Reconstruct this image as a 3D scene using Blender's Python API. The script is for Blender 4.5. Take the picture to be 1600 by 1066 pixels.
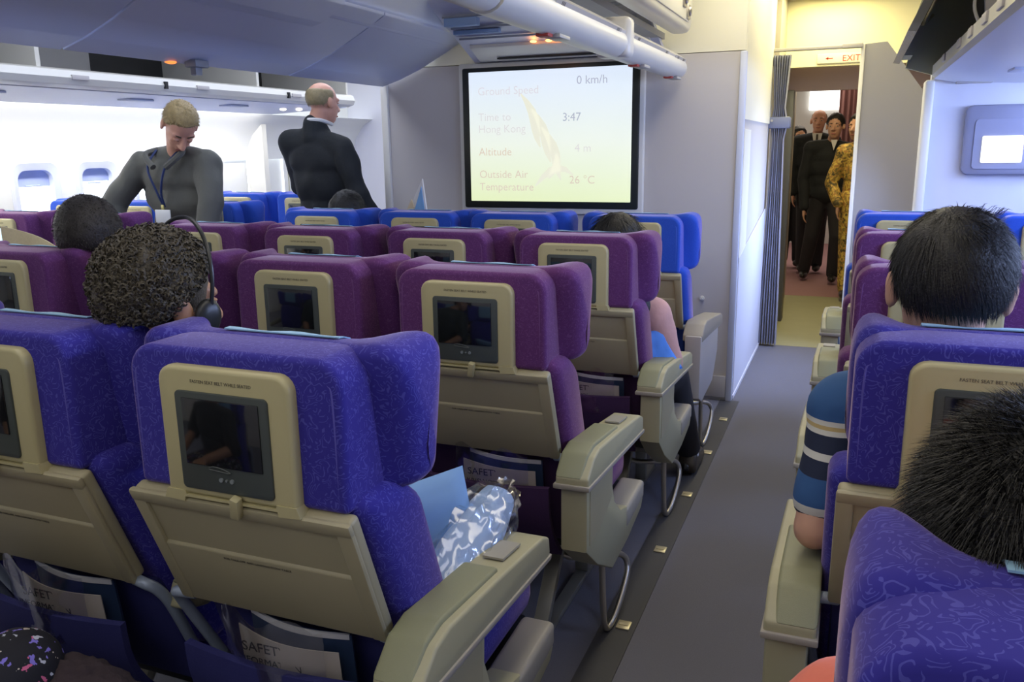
import bpy, bmesh, math, random
from mathutils import Vector, Matrix, Euler, Quaternion, noise
random.seed(7)
for o in list(bpy.data.objects): bpy.data.objects.remove(o)
SC = bpy.context.scene
COL = SC.collection
PI = math.pi
R = math.radians
V = Vector

# ------------------------------------------------------------------ camera
def make_camera():
    yaw, pitch, roll, f, H = .383, .227, .014, 1315.4, 1.378
    fw = V((-math.sin(yaw)*math.cos(pitch), math.cos(yaw)*math.cos(pitch), -math.sin(pitch)))
    r = V((math.cos(yaw), math.sin(yaw), 0)); d = fw.cross(r)
    if d.z > 0: d = -d
    c, s = math.cos(roll), math.sin(roll)
    r2 = r*c + d*s; d2 = d*c - r*s
    m = Matrix((r2, -d2, -fw)).transposed().to_4x4(); m.translation = V((0, 0, H))
    cd = bpy.data.cameras.new('camera'); cd.sensor_width = 36; cd.lens = f*36/1600; cd.clip_start = .02
    co = bpy.data.objects.new('camera', cd); COL.objects.link(co); co.matrix_world = m
    SC.camera = co
make_camera()

# ------------------------------------------------------------------ world, lights, exposure
SC.view_settings.view_transform = 'Standard'; SC.view_settings.look = 'None'
SC.view_settings.gamma = 1; SC.view_settings.use_curve_mapping = False
SC.view_settings.exposure = 0.0
W = bpy.data.worlds.new('world'); SC.world = W; W.use_nodes = True
W.node_tree.nodes['Background'].inputs[0].default_value = (.80, .88, 1, 1)
W.node_tree.nodes['Background'].inputs[1].default_value = 4.0
def area(name, loc, rot, sx, sy, power, color, spread=180):
    l = bpy.data.lights.new(name, 'AREA'); l.shape = 'RECTANGLE'; l.size = sx; l.size_y = sy
    l.energy = power; l.color = color; l.spread = R(spread)
    o = bpy.data.objects.new(name, l); COL.objects.link(o); o.location = loc; o.rotation_euler = [R(a) for a in rot]
    return o
WARM = (1, .86, .62); COOL = (.62, .74, 1); NEU = (1, .95, .88)
area('ceiling_light_right_aisle', (-.32, 2.2, 2.36), (0, 0, 0), .35, 5.0, 20, (1, .91, .76))
area('ceiling_light_left_aisle', (-3.0, 3.6, 2.36), (0, 0, 0), .5, 5.0, 34, (.78, .84, 1))
area('ceiling_light_centre', (-1.5, 1.6, 2.34), (0, 0, 0), .5, 3.2, 11, (.95, .92, .95))
area('window_wall_light_right', (1.25, 3.0, 1.56), (0, 52, 0), .12, 4.2, 62, (.44, .57, 1))
area('door_daylight_right', (.55, 5.45, 1.15), (0, 68, 0), .6, .5, 15, (.40, .54, 1), 100)
area('bulkhead_fill_light', (-.75, 4.0, 2.385), (0, 0, 0), .9, .5, 7, (1, .93, .70))  # fill lamp added to brighten the cream upper bulkhead
area('galley_light', (-.22, 6.1, 2.34), (0, 0, 0), .45, .7, 13, (1, .90, .50))
area('ceiling_light_crossing', (-.2, 5.2, 2.36), (0, 0, 0), .4, .6, 5, (1, .92, .66))
area('corridor_light', (-.3, 7.6, 2.30), (0, 0, 0), .4, 1.2, 12, (1, .84, .50))
area('forward_cabin_light', (-.4, 10.5, 2.3), (0, 0, 0), 1, 1.6, 22, (1, .88, .74))
area('rear_cabin_light', (-1.0, -.7, 2.25), (0, 0, 0), 3.0, .6, 13, (.86, .88, 1))
area('forward_left_light', (-3.6, 6.6, 2.3), (0, 0, 0), 1.2, .8, 14, (.8, .86, 1))

# ------------------------------------------------------------------ materials
MATS = {}
def mat(name, col, rough=.6, metal=0, sheen=0, bump=0, bscale=200, vary=0, vscale=8, emit=None, estr=0, alpha=None, trans=0, spec=.5, coat=0):
    if name in MATS: return MATS[name]
    m = bpy.data.materials.new(name); m.use_nodes = True; nt = m.node_tree; b = nt.nodes['Principled BSDF']
    b.inputs['Base Color'].default_value = (*col, 1); b.inputs['Roughness'].default_value = rough
    b.inputs['Metallic'].default_value = metal; b.inputs['Specular IOR Level'].default_value = spec
    if sheen: b.inputs['Sheen Weight'].default_value = sheen; b.inputs['Sheen Roughness'].default_value = .4
    if coat: b.inputs['Coat Weight'].default_value = coat
    if emit: b.inputs['Emission Color'].default_value = (*emit, 1); b.inputs['Emission Strength'].default_value = estr
    if trans: b.inputs['Transmission Weight'].default_value = trans
    if alpha is not None: b.inputs['Alpha'].default_value = alpha
    tc = nt.nodes.new('ShaderNodeTexCoord')
    if vary:
        n = nt.nodes.new('ShaderNodeTexNoise'); n.inputs['Scale'].default_value = vscale; n.inputs['Detail'].default_value = 3
        nt.links.new(tc.outputs['Object'], n.inputs['Vector'])
        mx = nt.nodes.new('ShaderNodeMix'); mx.data_type = 'RGBA'
        mx.inputs[6].default_value = (*[c*(1-vary) for c in col], 1); mx.inputs[7].default_value = (*[min(1, c*(1+vary)) for c in col], 1)
        nt.links.new(n.outputs['Fac'], mx.inputs[0]); nt.links.new(mx.outputs[2], b.inputs['Base Color'])
    if bump:
        n = nt.nodes.new('ShaderNodeTexNoise'); n.inputs['Scale'].default_value = bscale; n.inputs['Detail'].default_value = 2
        nt.links.new(tc.outputs['Object'], n.inputs['Vector'])
        bp = nt.nodes.new('ShaderNodeBump'); bp.inputs['Strength'].default_value = bump; bp.inputs['Distance'].default_value = .004
        nt.links.new(n.outputs['Fac'], bp.inputs['Height']); nt.links.new(bp.outputs[0], b.inputs['Normal'])
    MATS[name] = m; return m

def squiggle(name, base, line, scale=34, strength=.75, sheen=.5, sheencol=(.8, .6, .6)):
    """woven moquette: short curved threads (iso-lines of a noise) over a plain ground"""
    m = bpy.data.materials.new(name); m.use_nodes = True; nt = m.node_tree; b = nt.nodes['Principled BSDF']
    b.inputs['Roughness'].default_value = .85; b.inputs['Specular IOR Level'].default_value = .2
    b.inputs['Sheen Weight'].default_value = sheen; b.inputs['Sheen Roughness'].default_value = .35
    b.inputs['Sheen Tint'].default_value = (*sheencol, 1)
    tc = nt.nodes.new('ShaderNodeTexCoord')
    def N(t, **k):
        n = nt.nodes.new(t)
        for a, v in k.items(): n.inputs[a].default_value = v
        return n
    def M(op, a, bb):
        n = nt.nodes.new('ShaderNodeMath'); n.operation = op
        for i, x in enumerate((a, bb)):
            if x is None: continue
            if isinstance(x, (int, float)): n.inputs[i].default_value = x
            else: nt.links.new(x, n.inputs[i])
        return n.outputs[0]
    n1 = N('ShaderNodeTexNoise', Scale=scale, Detail=.6, Distortion=.6); nt.links.new(tc.outputs['Object'], n1.inputs['Vector'])
    f = M('FRACT', M('MULTIPLY', n1.outputs['Fac'], 8.0), None)
    l = M('LESS_THAN', M('ABSOLUTE', M('SUBTRACT', f, .5), None), .13)
    n2 = N('ShaderNodeTexNoise', Scale=scale*2.1, Detail=0); nt.links.new(tc.outputs['Object'], n2.inputs['Vector'])
    gate = M('GREATER_THAN', n2.outputs['Fac'], .42)
    fac = M('MULTIPLY', M('MULTIPLY', l, gate), strength)
    mx = nt.nodes.new('ShaderNodeMix'); mx.data_type = 'RGBA'
    mx.inputs[6].default_value = (*base, 1); mx.inputs[7].default_value = (*line, 1)
    nt.links.new(fac, mx.inputs[0]); nt.links.new(mx.outputs[2], b.inputs['Base Color'])
    bp = nt.nodes.new('ShaderNodeBump'); bp.inputs['Strength'].default_value = .35; bp.inputs['Distance'].default_value = .0015
    nt.links.new(fac, bp.inputs['Height']); nt.links.new(bp.outputs[0], b.inputs['Normal'])
    MATS[name] = m; return m

FAB = {
 'indigo': squiggle('indigo_fabric', (.036, .030, .27), (.12, .12, .50), 52, .5),
 'purple': squiggle('purple_fabric', (.115, .034, .140), (.20, .08, .235), 64, .5),
 'royal': squiggle('royal_blue_fabric', (.025, .085, .50), (.04, .12, .58), 70, .35),
}
FABD = {
 'indigo': mat('indigo_pocket', (.020, .022, .13), .9, bump=.3, bscale=400),
 'purple': mat('purple_pocket', (.050, .018, .075), .9, bump=.3, bscale=400),
 'royal': mat('royal_pocket', (.02, .06, .33), .9, bump=.3, bscale=400),
}
CREAM = mat('cream_plastic', (.48, .43, .225), .38, bump=.05, bscale=900, vary=.04, vscale=5)
CREAM2 = mat('cream_tray_plastic', (.375, .335, .20), .45, bump=.12, bscale=1400, vary=.05)
CREAM3 = mat('cream_armrest_plastic', (.40, .375, .225), .45, bump=.1, bscale=1200, vary=.05)
OLIVE = mat('olive_vinyl_pad', (.25, .255, .145), .5, bump=.2, bscale=900)
GREYP = mat('pale_grey_panel', (.50, .47, .44), .45)
LEGM = mat('leg_grey_metal', (.30, .29, .24), .4, .4)
STEEL = mat('brushed_steel', (.55, .52, .46), .3, .9)
BLUEARM = mat('grey_blue_metal', (.32, .38, .46), .4, .2)
BEZEL = mat('dark_green_grey_bezel', (.055, .066, .058), .45)
DARK = mat('black_plastic', (.012, .012, .013), .5)
SCREEN = mat('dark_glass_screen', (.008, .009, .010), .08, spec=.8)
SCRLIT = mat('lit_seat_screen', (.1, .1, .1), .3, emit=(.55, .8, 1), estr=1.5)
CYAN = mat('pale_blue_headrest_cloth', (.28, .50, .68), .8, sheen=.2)
PRINT = mat('dark_print', (.10, .09, .06), .7)

# ------------------------------------------------------------------ mesh helpers
def TM(loc=(0, 0, 0), rot=(0, 0, 0), sc=(1, 1, 1)):
    return Matrix.Translation(V(loc)) @ Euler([R(a) for a in rot]).to_matrix().to_4x4() @ Matrix.Diagonal((*sc, 1))
class MB:
    def __init__(s): s.bm = bmesh.new()
    def _merge(s, b2, m=None):
        if m is not None: bmesh.ops.transform(b2, matrix=m, verts=b2.verts)
        me = bpy.data.meshes.new('t'); b2.to_mesh(me); b2.free(); s.bm.from_mesh(me); bpy.data.meshes.remove(me)
    def box(s, lo, hi, bev=0, seg=2, m=None):
        b = bmesh.new(); bmesh.ops.create_cube(b, size=1)
        lo, hi = V(lo), V(hi)
        for v in b.verts: v.co = V([(lo[i]+hi[i])/2 + v.co[i]*(hi[i]-lo[i]) for i in range(3)])
        if bev: bmesh.ops.bevel(b, geom=b.edges[:], offset=min(bev, .49*min(abs(hi[i]-lo[i]) for i in range(3))), segments=seg, profile=.5, affect='EDGES')
        s._merge(b, m); return s
    def prism(s, pts, a0, a1, axis='x', bev=0, seg=2, m=None, bevall=True):
        """pts 2D polygon, extruded along axis. axis x: pts=(y,z); y: pts=(x,z); z: pts=(x,y)"""
        b = bmesh.new()
        def P(p, a): return {'x': (a, p[0], p[1]), 'y': (p[0], a, p[1]), 'z': (p[0], p[1], a)}[axis]
        A = [b.verts.new(P(p, a0)) for p in pts]; B = [b.verts.new(P(p, a1)) for p in pts]
        n = len(pts)
        fa = b.faces.new(A); fb = b.faces.new(B[::-1])
        for i in range(n): b.faces.new((A[i], B[i], B[(i+1) % n], A[(i+1) % n]))
        bmesh.ops.recalc_face_normals(b, faces=b.faces[:])
        if bev:
            ed = b.edges[:] if bevall else [e for e in fa.edges[:]+fb.edges[:]]
            bmesh.ops.bevel(b, geom=ed, offset=bev, segments=seg, profile=.5, affect='EDGES', clamp_overlap=True)
        s._merge(b, m); return s
    def tube(s, pts, r, n=10, smooth=True, cap=True, m=None):
        pts = [V(p) for p in pts]
        if smooth and len(pts) > 2:
            out = []
            for i in range(len(pts)-1):
                p0 = pts[max(i-1, 0)]; p1 = pts[i]; p2 = pts[i+1]; p3 = pts[min(i+2, len(pts)-1)]
                for k in range(5):
                    t = k/5
                    out.append(.5*((2*p1)+(p2-p0)*t+(2*p0-5*p1+4*p2-p3)*t*t+(3*p1-p0-3*p2+p3)*t**3))
            out.append(pts[-1]); pts = out
        b = bmesh.new(); prev = None; rings = []; N = len(pts)
        u = None
        for i, p in enumerate(pts):
            d = (pts[min(i+1, N-1)]-pts[max(i-1, 0)]).normalized()
            if u is None:
                u = d.cross(V((0, 0, 1)));
                if u.length < .1: u = d.cross(V((1, 0, 0)))
            u = (u - d*u.dot(d)).normalized(); w = d.cross(u)
            rr = r[min(i*len(r)//N, len(r)-1)] if isinstance(r, (list, tuple)) else r
            rings.append([b.verts.new(p+(u*math.cos(2*PI*k/n)+w*math.sin(2*PI*k/n))*rr) for k in range(n)])
        for a, c in zip(rings, rings[1:]):
            for k in range(n): b.faces.new((a[k], a[(k+1) % n], c[(k+1) % n], c[k]))
        if cap: b.faces.new(rings[0][::-1]); b.faces.new(rings[-1])
        bmesh.ops.recalc_face_normals(b, faces=b.faces[:])
        s._merge(b, m); return s
    def cyl(s, p0, p1, r, n=16, m=None): return s.tube([p0, p1], r, n, False, True, m)
    def ell(s, c, r, rot=(0, 0, 0), seg=20, m=None):
        b = bmesh.new(); bmesh.ops.create_uvsphere(b, u_segments=seg, v_segments=seg//2+2, radius=1)
        bmesh.ops.transform(b, matrix=TM(c, rot, r), verts=b.verts); s._merge(b, m); return s
    def cap(s, p0, r0, p1, r1, seg=14, m=None):
        b = bmesh.new()
        for p, r in ((p0, r0), (p1, r1)):
            mm = TM(p, (0, 0, 0), (r, r, r)); bmesh.ops.create_uvsphere(b, u_segments=seg, v_segments=seg//2+1, radius=1, matrix=mm)
        bmesh.ops.delete(b, geom=b.edges[:]+b.faces[:], context='EDGES_FACES')
        h = bmesh.ops.convex_hull(b, input=b.verts[:])
        lone = [v for v in b.verts if not v.link_faces]
        if lone: bmesh.ops.delete(b, geom=lone, context='VERTS')
        s._merge(b, m); return s
    def grid(s, rows, close=False, m=None, thick=0):
        b = bmesh.new(); g = [[b.verts.new(p) for p in r] for r in rows]
        for i in range(len(g)-1):
            n = len(g[i])
            for j in range(n if close else n-1): b.faces.new((g[i][j], g[i][(j+1) % n], g[i+1][(j+1) % n], g[i+1][j]))
        if thick:
            bmesh.ops.recalc_face_normals(b, faces=b.faces[:])
            bmesh.ops.solidify(b, geom=b.faces[:], thickness=thick)
        s._merge(b, m); return s
    def loft(s, rings, m=None):
        b = bmesh.new(); g = [[b.verts.new(p) for p in r] for r in rings]
        for i in range(len(g)-1):
            n = len(g[i])
            for j in range(n): b.faces.new((g[i][j], g[i][(j+1) % n], g[i+1][(j+1) % n], g[i+1][j]))
        b.faces.new(g[0][::-1]); b.faces.new(g[-1]); bmesh.ops.recalc_face_normals(b, faces=b.faces[:])
        s._merge(b, m); return s
    def build(s, name, m, parent=None, smooth=True, remesh=0, sm=0, subsurf=0, disp=0, dscale=1):
        me = bpy.data.meshes.new(name); s.bm.to_mesh(me); s.bm.free()
        o = bpy.data.objects.new(name, me); COL.objects.link(o)
        if remesh:
            md = o.modifiers.new('r', 'REMESH'); md.mode = 'VOXEL'; md.voxel_size = remesh
            if sm: md = o.modifiers.new('s', 'SMOOTH'); md.iterations = sm; md.factor = .5
        if subsurf: md = o.modifiers.new('u', 'SUBSURF'); md.levels = subsurf; md.render_levels = subsurf
        if remesh or subsurf:
            dg = bpy.context.evaluated_depsgraph_get(); dg.update()
            nm = bpy.data.meshes.new_from_object(o.evaluated_get(dg)); o.modifiers.clear(); o.data = nm; bpy.data.meshes.remove(me); me = nm; me.name = name
        if disp:
            me.update()
            for v in me.vertices: v.co = v.co + v.normal*disp*noise.noise(V(v.co)*dscale)
        me.materials.clear(); me.materials.append(m)
        if smooth:
            me.polygons.foreach_set('use_smooth', [True]*len(me.polygons))
            if not remesh:
                try: me.set_sharp_from_angle(angle=R(38))
                except Exception: pass
        me.update()
        if parent: o.parent = parent
        return o
def tag(o, label=None, cat=None, group=None, kind=None):
    if label: o['label'] = label
    if cat: o['category'] = cat
    if group: o['group'] = group
    if kind: o['kind'] = kind
    return o
def thing(name, label, cat, loc=(0, 0, 0), rz=0, group=None):
    o = bpy.data.objects.new(name, None); o.empty_display_size = .1; COL.objects.link(o)
    o.location = loc; o.rotation_euler = (0, 0, rz); return tag(o, label, cat, group)
def struct(o): o['kind'] = 'structure'; return o
def copy_tree(o, parent=None):
    c = o.copy(); COL.objects.link(c); c.parent = parent
    for ch in [x for x in bpy.data.objects if x.parent == o]: copy_tree(ch, c)
    return c
def text(body, size, loc, rot, m, parent, name='lettering', depth=.0004, align='CENTER'):
    cu = bpy.data.curves.new(name, 'FONT'); cu.body = body; cu.size = size; cu.extrude = depth; cu.align_x = align; cu.resolution_u = 3
    o = bpy.data.objects.new(name, cu); COL.objects.link(o)
    dg = bpy.context.evaluated_depsgraph_get(); dg.update()
    me = bpy.data.meshes.new_from_object(o.evaluated_get(dg)); bpy.data.objects.remove(o); bpy.data.curves.remove(cu)
    me.materials.clear(); me.materials.append(m)
    o = bpy.data.objects.new(name, me); COL.objects.link(o); o.location = loc; o.rotation_euler = [R(a) for a in rot]
    if parent: o.parent = parent
    return o
def rrect(x0, z0, x1, z1, r, n=5):
    out = []
    rs = r if isinstance(r, (list, tuple)) else (r,)*4
    for (cx, cz, a0), rr in zip(((x1, z1, 0), (x0, z1, 90), (x0, z0, 180), (x1, z0, 270)), rs):
        sx = 1 if cx == x1 else -1; sz = 1 if cz == z1 else -1
        for k in range(n+1):
            a = R(a0+90*k/n); out.append((cx-sx*rr+rr*math.cos(a), cz-sz*rr+rr*math.sin(a)))
    return out

def smst(a, b, x): t = max(0, min(1, (x-a)/(b-a))); return t*t*(3-2*t)

# ================================================================== STRUCTURE
CARPET = mat('blue_grey_carpet', (.175, .175, .215), .95, bump=.6, bscale=700, vary=.12, vscale=260)
SEAM = mat('dark_floor_strip', (.055, .055, .062), .6, bump=.3, bscale=500)
GALF = mat('galley_vinyl_floor', (.34, .33, .19), .5, vary=.08)
PINKC = mat('mauve_corridor_carpet', (.36, .20, .21), .95, bump=.4, bscale=500)
LAV = mat('lavender_grey_laminate', (.60, .565, .53), .6, bump=.05, bscale=700)
LAVW = mat('pale_lavender_panel', (.72, .72, .80), .55)
WHITE = mat('white_sidewall', (.86, .86, .82), .55)
CEIL = mat('ivory_ceiling', (.90, .87, .70), .55)
YEL = mat('cream_header', (.90, .84, .54), .5)
BIN = mat('lavender_bin_panel', (.60, .66, .86), .42)
BINW = mat('off_white_bin', (.70, .68, .60), .35)
TRIM = mat('white_trim', (.80, .78, .70), .4)
OLIVEB = mat('olive_bin_lining', (.42, .41, .24), .5)
GREYB = mat('grey_bin_lining', (.42, .41, .38), .55)
MAUVE = mat('mauve_panel', (.30, .22, .23), .5)
PSU = mat('pale_service_panel', (.70, .72, .82), .4)

struct(MB().box((-4.8, -1.2, -.06), (1.5, 6.0, 0)).build('floor', CARPET))
struct(MB().box((-1.2, 6.0, -.06), (.8, 8.1, .001)).build('floor', GALF))
struct(MB().box((-4.8, 6.0, -.06), (-1.2, 7.6, 0)).build('floor', CARPET))
struct(MB().box((-2.2, 8.1, -.06), (1.8, 13, .002)).build('floor', PINKC))
struct(MB().box((-4.8, -1.2, 2.40), (1.5, 4.62, 2.46)).build('ceiling', CEIL))
struct(MB().box((-4.8, 4.62, 2.40), (-2.6, 7.6, 2.46)).build('ceiling', CEIL))
struct(MB().box((-1.2, 4.62, 2.38), (1.5, 13, 2.44)).build('ceiling', CEIL))
struct(MB().box((-4.8, -1.26, -.06), (1.5, -1.2, 2.46)).build('wall_rear', LAV))
struct(MB().box((1.42, -1.2, 0), (1.5, 5.1, 2.4)).build('wall_right', WHITE))
# aisle track
t = MB().box((-.60, -1.0, 0), (-.50, 4.55, .004)).build('trim_1', SEAM); struct(t)
FIT = mat('brass_track_fitting', (.62, .55, .36), .35, .5)
for k in range(9):
    y = 1.16+.507*k
    if y > 4.6: break
    o = MB().box((-.555, y-.022, .004), (-.515, y+.022, .009), .002).box((-.548, y-.006, .009), (-.522, y+.006, .011)).build('track_fitting', FIT)
    words = ['behind the nearest aisle armrest', 'beside the nearest aisle armrest', 'nearest the camera in full view', 'second nearest, beside the purple aisle seat', 'third nearest, beside the metal foot bar', 'beside the black shoe', 'just past the black shoe', 'last before the grey bulkhead', 'at the foot of the bulkhead corner']
    tag(o, 'small brass fitting on dark aisle floor strip, ' + words[k], 'floor fitting', 'fittings along the aisle floor strip')

# front bulkhead (monument)
struct(MB().box((-2.62, 4.55, 0), (-.55, 4.66, 1.83)).box((-.62, 4.66, 0), (-.551, 6.1, 2.4)).build('wall_front', LAV))
struct(MB().box((-2.62, 4.552, 1.834), (-.549, 4.66, 2.4)).build('wall_front_upper', CEIL))
struct(MB().box((-.552, 4.56, 1.50), (-.544, 6.0, 2.4)).box((-.552, 4.62, .75), (-.544, 4.9, 1.45)).build('trim_2', CEIL, smooth=False))
struct(MB().box((-2.645, 4.53, 0), (-2.60, 4.68, 1.75), .006).build('trim_3', TRIM))
struct(MB().box((-.575, 4.535, 0), (-.54, 4.57, 1.83), .008).build('trim_4', mat('blue_white_edge', (.62, .66, .78), .4)))
struct(MB().box((-.548, 4.6, 0), (-.538, 5.95, .02)).prism([(4.62, .02), (5.95, .02), (5.95, .95), (4.62, .78)], -.547, -.543, 'x').build('trim_5', LAVW, smooth=False))
struct(MB().box((-.70, 4.535, .02), (-.575, 4.552, .14), .004).build('baseboard_front', GREYP))
for n_, (x, z, r, lab) in enumerate(((-.757, .765, .014, 'round white door stop button on grey bulkhead beside front blue seat'), (-.72, .565, .012, 'small round button low on grey bulkhead beside armrest'))):
    tag(MB().cyl((x, 4.55, z), (x, 4.538, z), r).cyl((x, 4.538, z), (x, 4.530, z), r*.5).build('wall_button', TRIM), lab, 'button')
# left forward wall, sides
struct(MB().box((-4.8, 7.5, 0), (-2.55, 7.6, 2.4)).build('wall_left_front', LAVW))
struct(MB().box((-2.66, 4.6, 0), (-2.6, 7.5, 2.4)).build('wall_left_inner', LAVW))
struct(MB().box((-4.12, 7.44, 0), (-4.02, 7.5, 2.3), .01).build('trim_6', TRIM))
# partition of the right aisle doorway
struct(MB().prism([(-.012, 0), (.7, 0), (.7, 1.6), (.42, 1.6), (.13, 1.985), (-.012, 1.975)], 6.0, 6.05, 'y').build('wall_doorway', mat('grey_partition', (.34, .325, .32), .6)))
struct(MB().box((-.02, 5.99, 0), (.005, 6.06, 1.98), .005).build('trim_7', TRIM))
# right bulkhead with post
struct(MB().box((.33, 4.99, 0), (1.45, 5.06, 1.80)).build('wall_right_front', LAVW))
struct(MB().box((.30, 4.93, 0), (.345, 5.07, 1.68), .012, 3).build('trim_8', TRIM))
# beyond the doorway
struct(MB().box((-.62, 6.6, 1.90), (.9, 6.68, 2.4)).build('wall_header', YEL))
struct(MB().box((-.62, 6.85, 1.75), (.9, 6.9, 2.02)).build('wall_header_2', MAUVE))
struct(MB().box((-.66, 6.1, 0), (-.52, 8.0, 2.4)).build('wall_corridor_left', mat('beige_corridor_wall', (.46, .42, .34), .4)))
struct(MB().box((-.53, 6.84, 0), (-.46, 7.0, 1.76), .006).build('trim_9', mat('dark_door_edge', (.12, .12, .12), .4)))
struct(MB().box((.75, 6.1, 0), (.85, 13, 2.4)).build('wall_corridor_right', MAUVE))
struct(MB().box((.6, 5.1, 0), (.7, 6.1, 2.4)).build('wall_corridor_side', LAV))
struct(MB().box((-1.3, 8.0, 0), (-1.2, 13, 2.4)).box((-1.3, 8.0, 0), (-.62, 8.06, 2.4)).build('wall_forward_left', WHITE))
struct(MB().box((-1.3, 12.5, 0), (.85, 12.6, 2.4)).build('wall_forward', mat('grey_white_far_wall', (.62, .62, .60), .5)))
tag(MB().box((-.64, 12.44, 1.80), (-.14, 12.49, 2.3), .01).build('lit_panel', mat('bright_cabin_panel', (.9, .9, .9), .5, emit=(1, .97, .9), estr=2.2)), 'bright white lit panel at the far end of the aisle', 'light panel')
tag(MB().box((.02, 12.44, 1.3), (.10, 12.49, 2.3)).build('lit_panel', mat('bright_cabin_panel', (.9, .9, .9))), 'narrow bright strip right of the brown far curtain', 'light panel')
tag(MB().box((-.50, 6.4, 2.35), (-.06, 6.58, 2.378), .004).build('ceiling_panel', TRIM), 'white rectangular ceiling panel above the doorway', 'ceiling panel')
# EXIT sign
ex = thing('exit_sign', 'small white exit sign with red arrow and letters above the doorway', 'sign', (-.155, 6.585, 1.95))
MB().box((-.15, 0, -.033), (.16, .014, .033), .003).build('plate', mat('sign_white', (.85, .80, .62), .5), ex)
RED = mat('sign_red', (.55, .05, .03), .6)
text('EXIT', .058, (.075, -.001, -.021), (90, 0, 0), RED, ex, 'lettering')
MB().box((-.085, -.001, -.003), (-.045, .001, .003)).prism([(-.095, 0), (-.075, .011), (-.075, -.011)], -.001, .001, 'y').build('arrow', RED, ex)

# left sidewall with window openings
def left_wall():
    x = -4.72; ys = [3.84+.47*k for k in range(-5, 7)]
    hw, z0, z1 = .145, .92, 1.30
    mb = MB(); b = mb.bm
    cuts = [-1.2]
    for y in ys: cuts += [y-hw, y+hw]
    cuts.append(7.5); zs = [0, z0, z1, 1.40, 1.50, 1.60, 1.66]
    xo = {0: 0, z0: 0, z1: 0, 1.40: .01, 1.50: .05, 1.60: .13, 1.66: .24}
    for i in range(len(cuts)-1):
        for j in range(len(zs)-1):
            if i % 2 == 1 and j == 1: continue
            q = [(x+xo[zs[j]], cuts[i], zs[j]), (x+xo[zs[j]], cuts[i+1], zs[j]), (x+xo[zs[j+1]], cuts[i+1], zs[j+1]), (x+xo[zs[j+1]], cuts[i], zs[j+1])]
            b.faces.new([b.verts.new(p) for p in q])
    bmesh.ops.remove_doubles(b, verts=b.verts[:], dist=1e-4)
    bmesh.ops.recalc_face_normals(b, faces=b.faces[:])
    struct(mb.build('wall_left', WHITE))
    struct(MB().box((-4.82, -1.2, 1.55), (-4.76, 7.6, 2.46)).build('wall_left_upper', WHITE))
    GL = bpy.data.materials.new('window_pane'); GL.use_nodes = True; nt = GL.node_tree; nt.nodes.remove(nt.nodes['Principled BSDF'])
    a = nt.nodes.new('ShaderNodeBsdfTransparent'); g = nt.nodes.new('ShaderNodeBsdfGlossy'); g.inputs['Roughness'].default_value = .05
    mx = nt.nodes.new('ShaderNodeMixShader'); mx.inputs[0].default_value = .06
    nt.links.new(a.outputs[0], mx.inputs[1]); nt.links.new(g.outputs[0], mx.inputs[2]); nt.links.new(mx.outputs[0], nt.nodes['Material Output'].inputs[0])
    FR = mat('window_surround', (.70, .73, .84), .4); SH = mat('window_shade', (.45, .52, .78), .6)
    for n, y in enumerate(ys):
        if y < 1.4 or y > 5.5: 
            struct(MB().box((x-.03, y-hw, z0), (x-.02, y+hw, z1)).build('wall_left_cover', WHITE)); continue
        w = thing('window_%d' % (n+1), None, None, (x, y, 1.13)); w['kind'] = 'structure'
        outer = rrect(-hw-.03, -.235, hw+.03, .20, .07); inner = rrect(-hw+.02, -.185, hw-.02, .145, .06)
        mb = MB()
        mb.grid([[(-.0, p[0], p[1]) for p in outer]+[(0, *outer[0])], [(.018, p[0]*.93, p[1]*.95) for p in outer]+[(.018, outer[0][0]*.93, outer[0][1]*.95)],
                 [(.004, p[0], p[1]) for p in inner]+[(.004, *inner[0])], [(-.05, p[0], p[1]) for p in inner]+[(-.05, *inner[0])]])
        mb.build('frame', FR, w)
        MB().box((-.045, -hw, .045 if n != 6 else .06), (-.035, hw, .17)).cyl((-.034, -.05, .05), (-.034, .05, .05), .005).build('shade', SH, w)
        MB().box((-.06, -hw, -.20), (-.055, hw, .17)).build('pane', GL, w)
    for k, y in enumerate((1.66, 3.36, 5.06, 5.92, 6.4)):
        struct(MB().box((x-.004, y-.006, 0), (x+.006, y+.006, 1.4)).build('trim_%d' % (20+k), mat('wall_seam', (.60, .58, .44), .6)))
    struct(MB().prism([(x, 5.86), (x+.12, 5.92), (x+.12, 5.98), (x, 6.02)], 0, 1.66, 'z').build('trim_30', TRIM))
left_wall()
# cove lamp above the windows: a bright diffuser running along the cabin
cv = MB().prism([(-4.50, 1.665), (-4.36, 1.675), (-4.36, 1.69), (-4.50, 1.69)], .2, 5.8, 'y').build('cove_light', mat('cove_diffuser', (.9, .9, .9), .5, emit=(1, .98, .90), estr=24))
tag(cv, 'long bright white cove light above the left windows', 'light')

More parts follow.
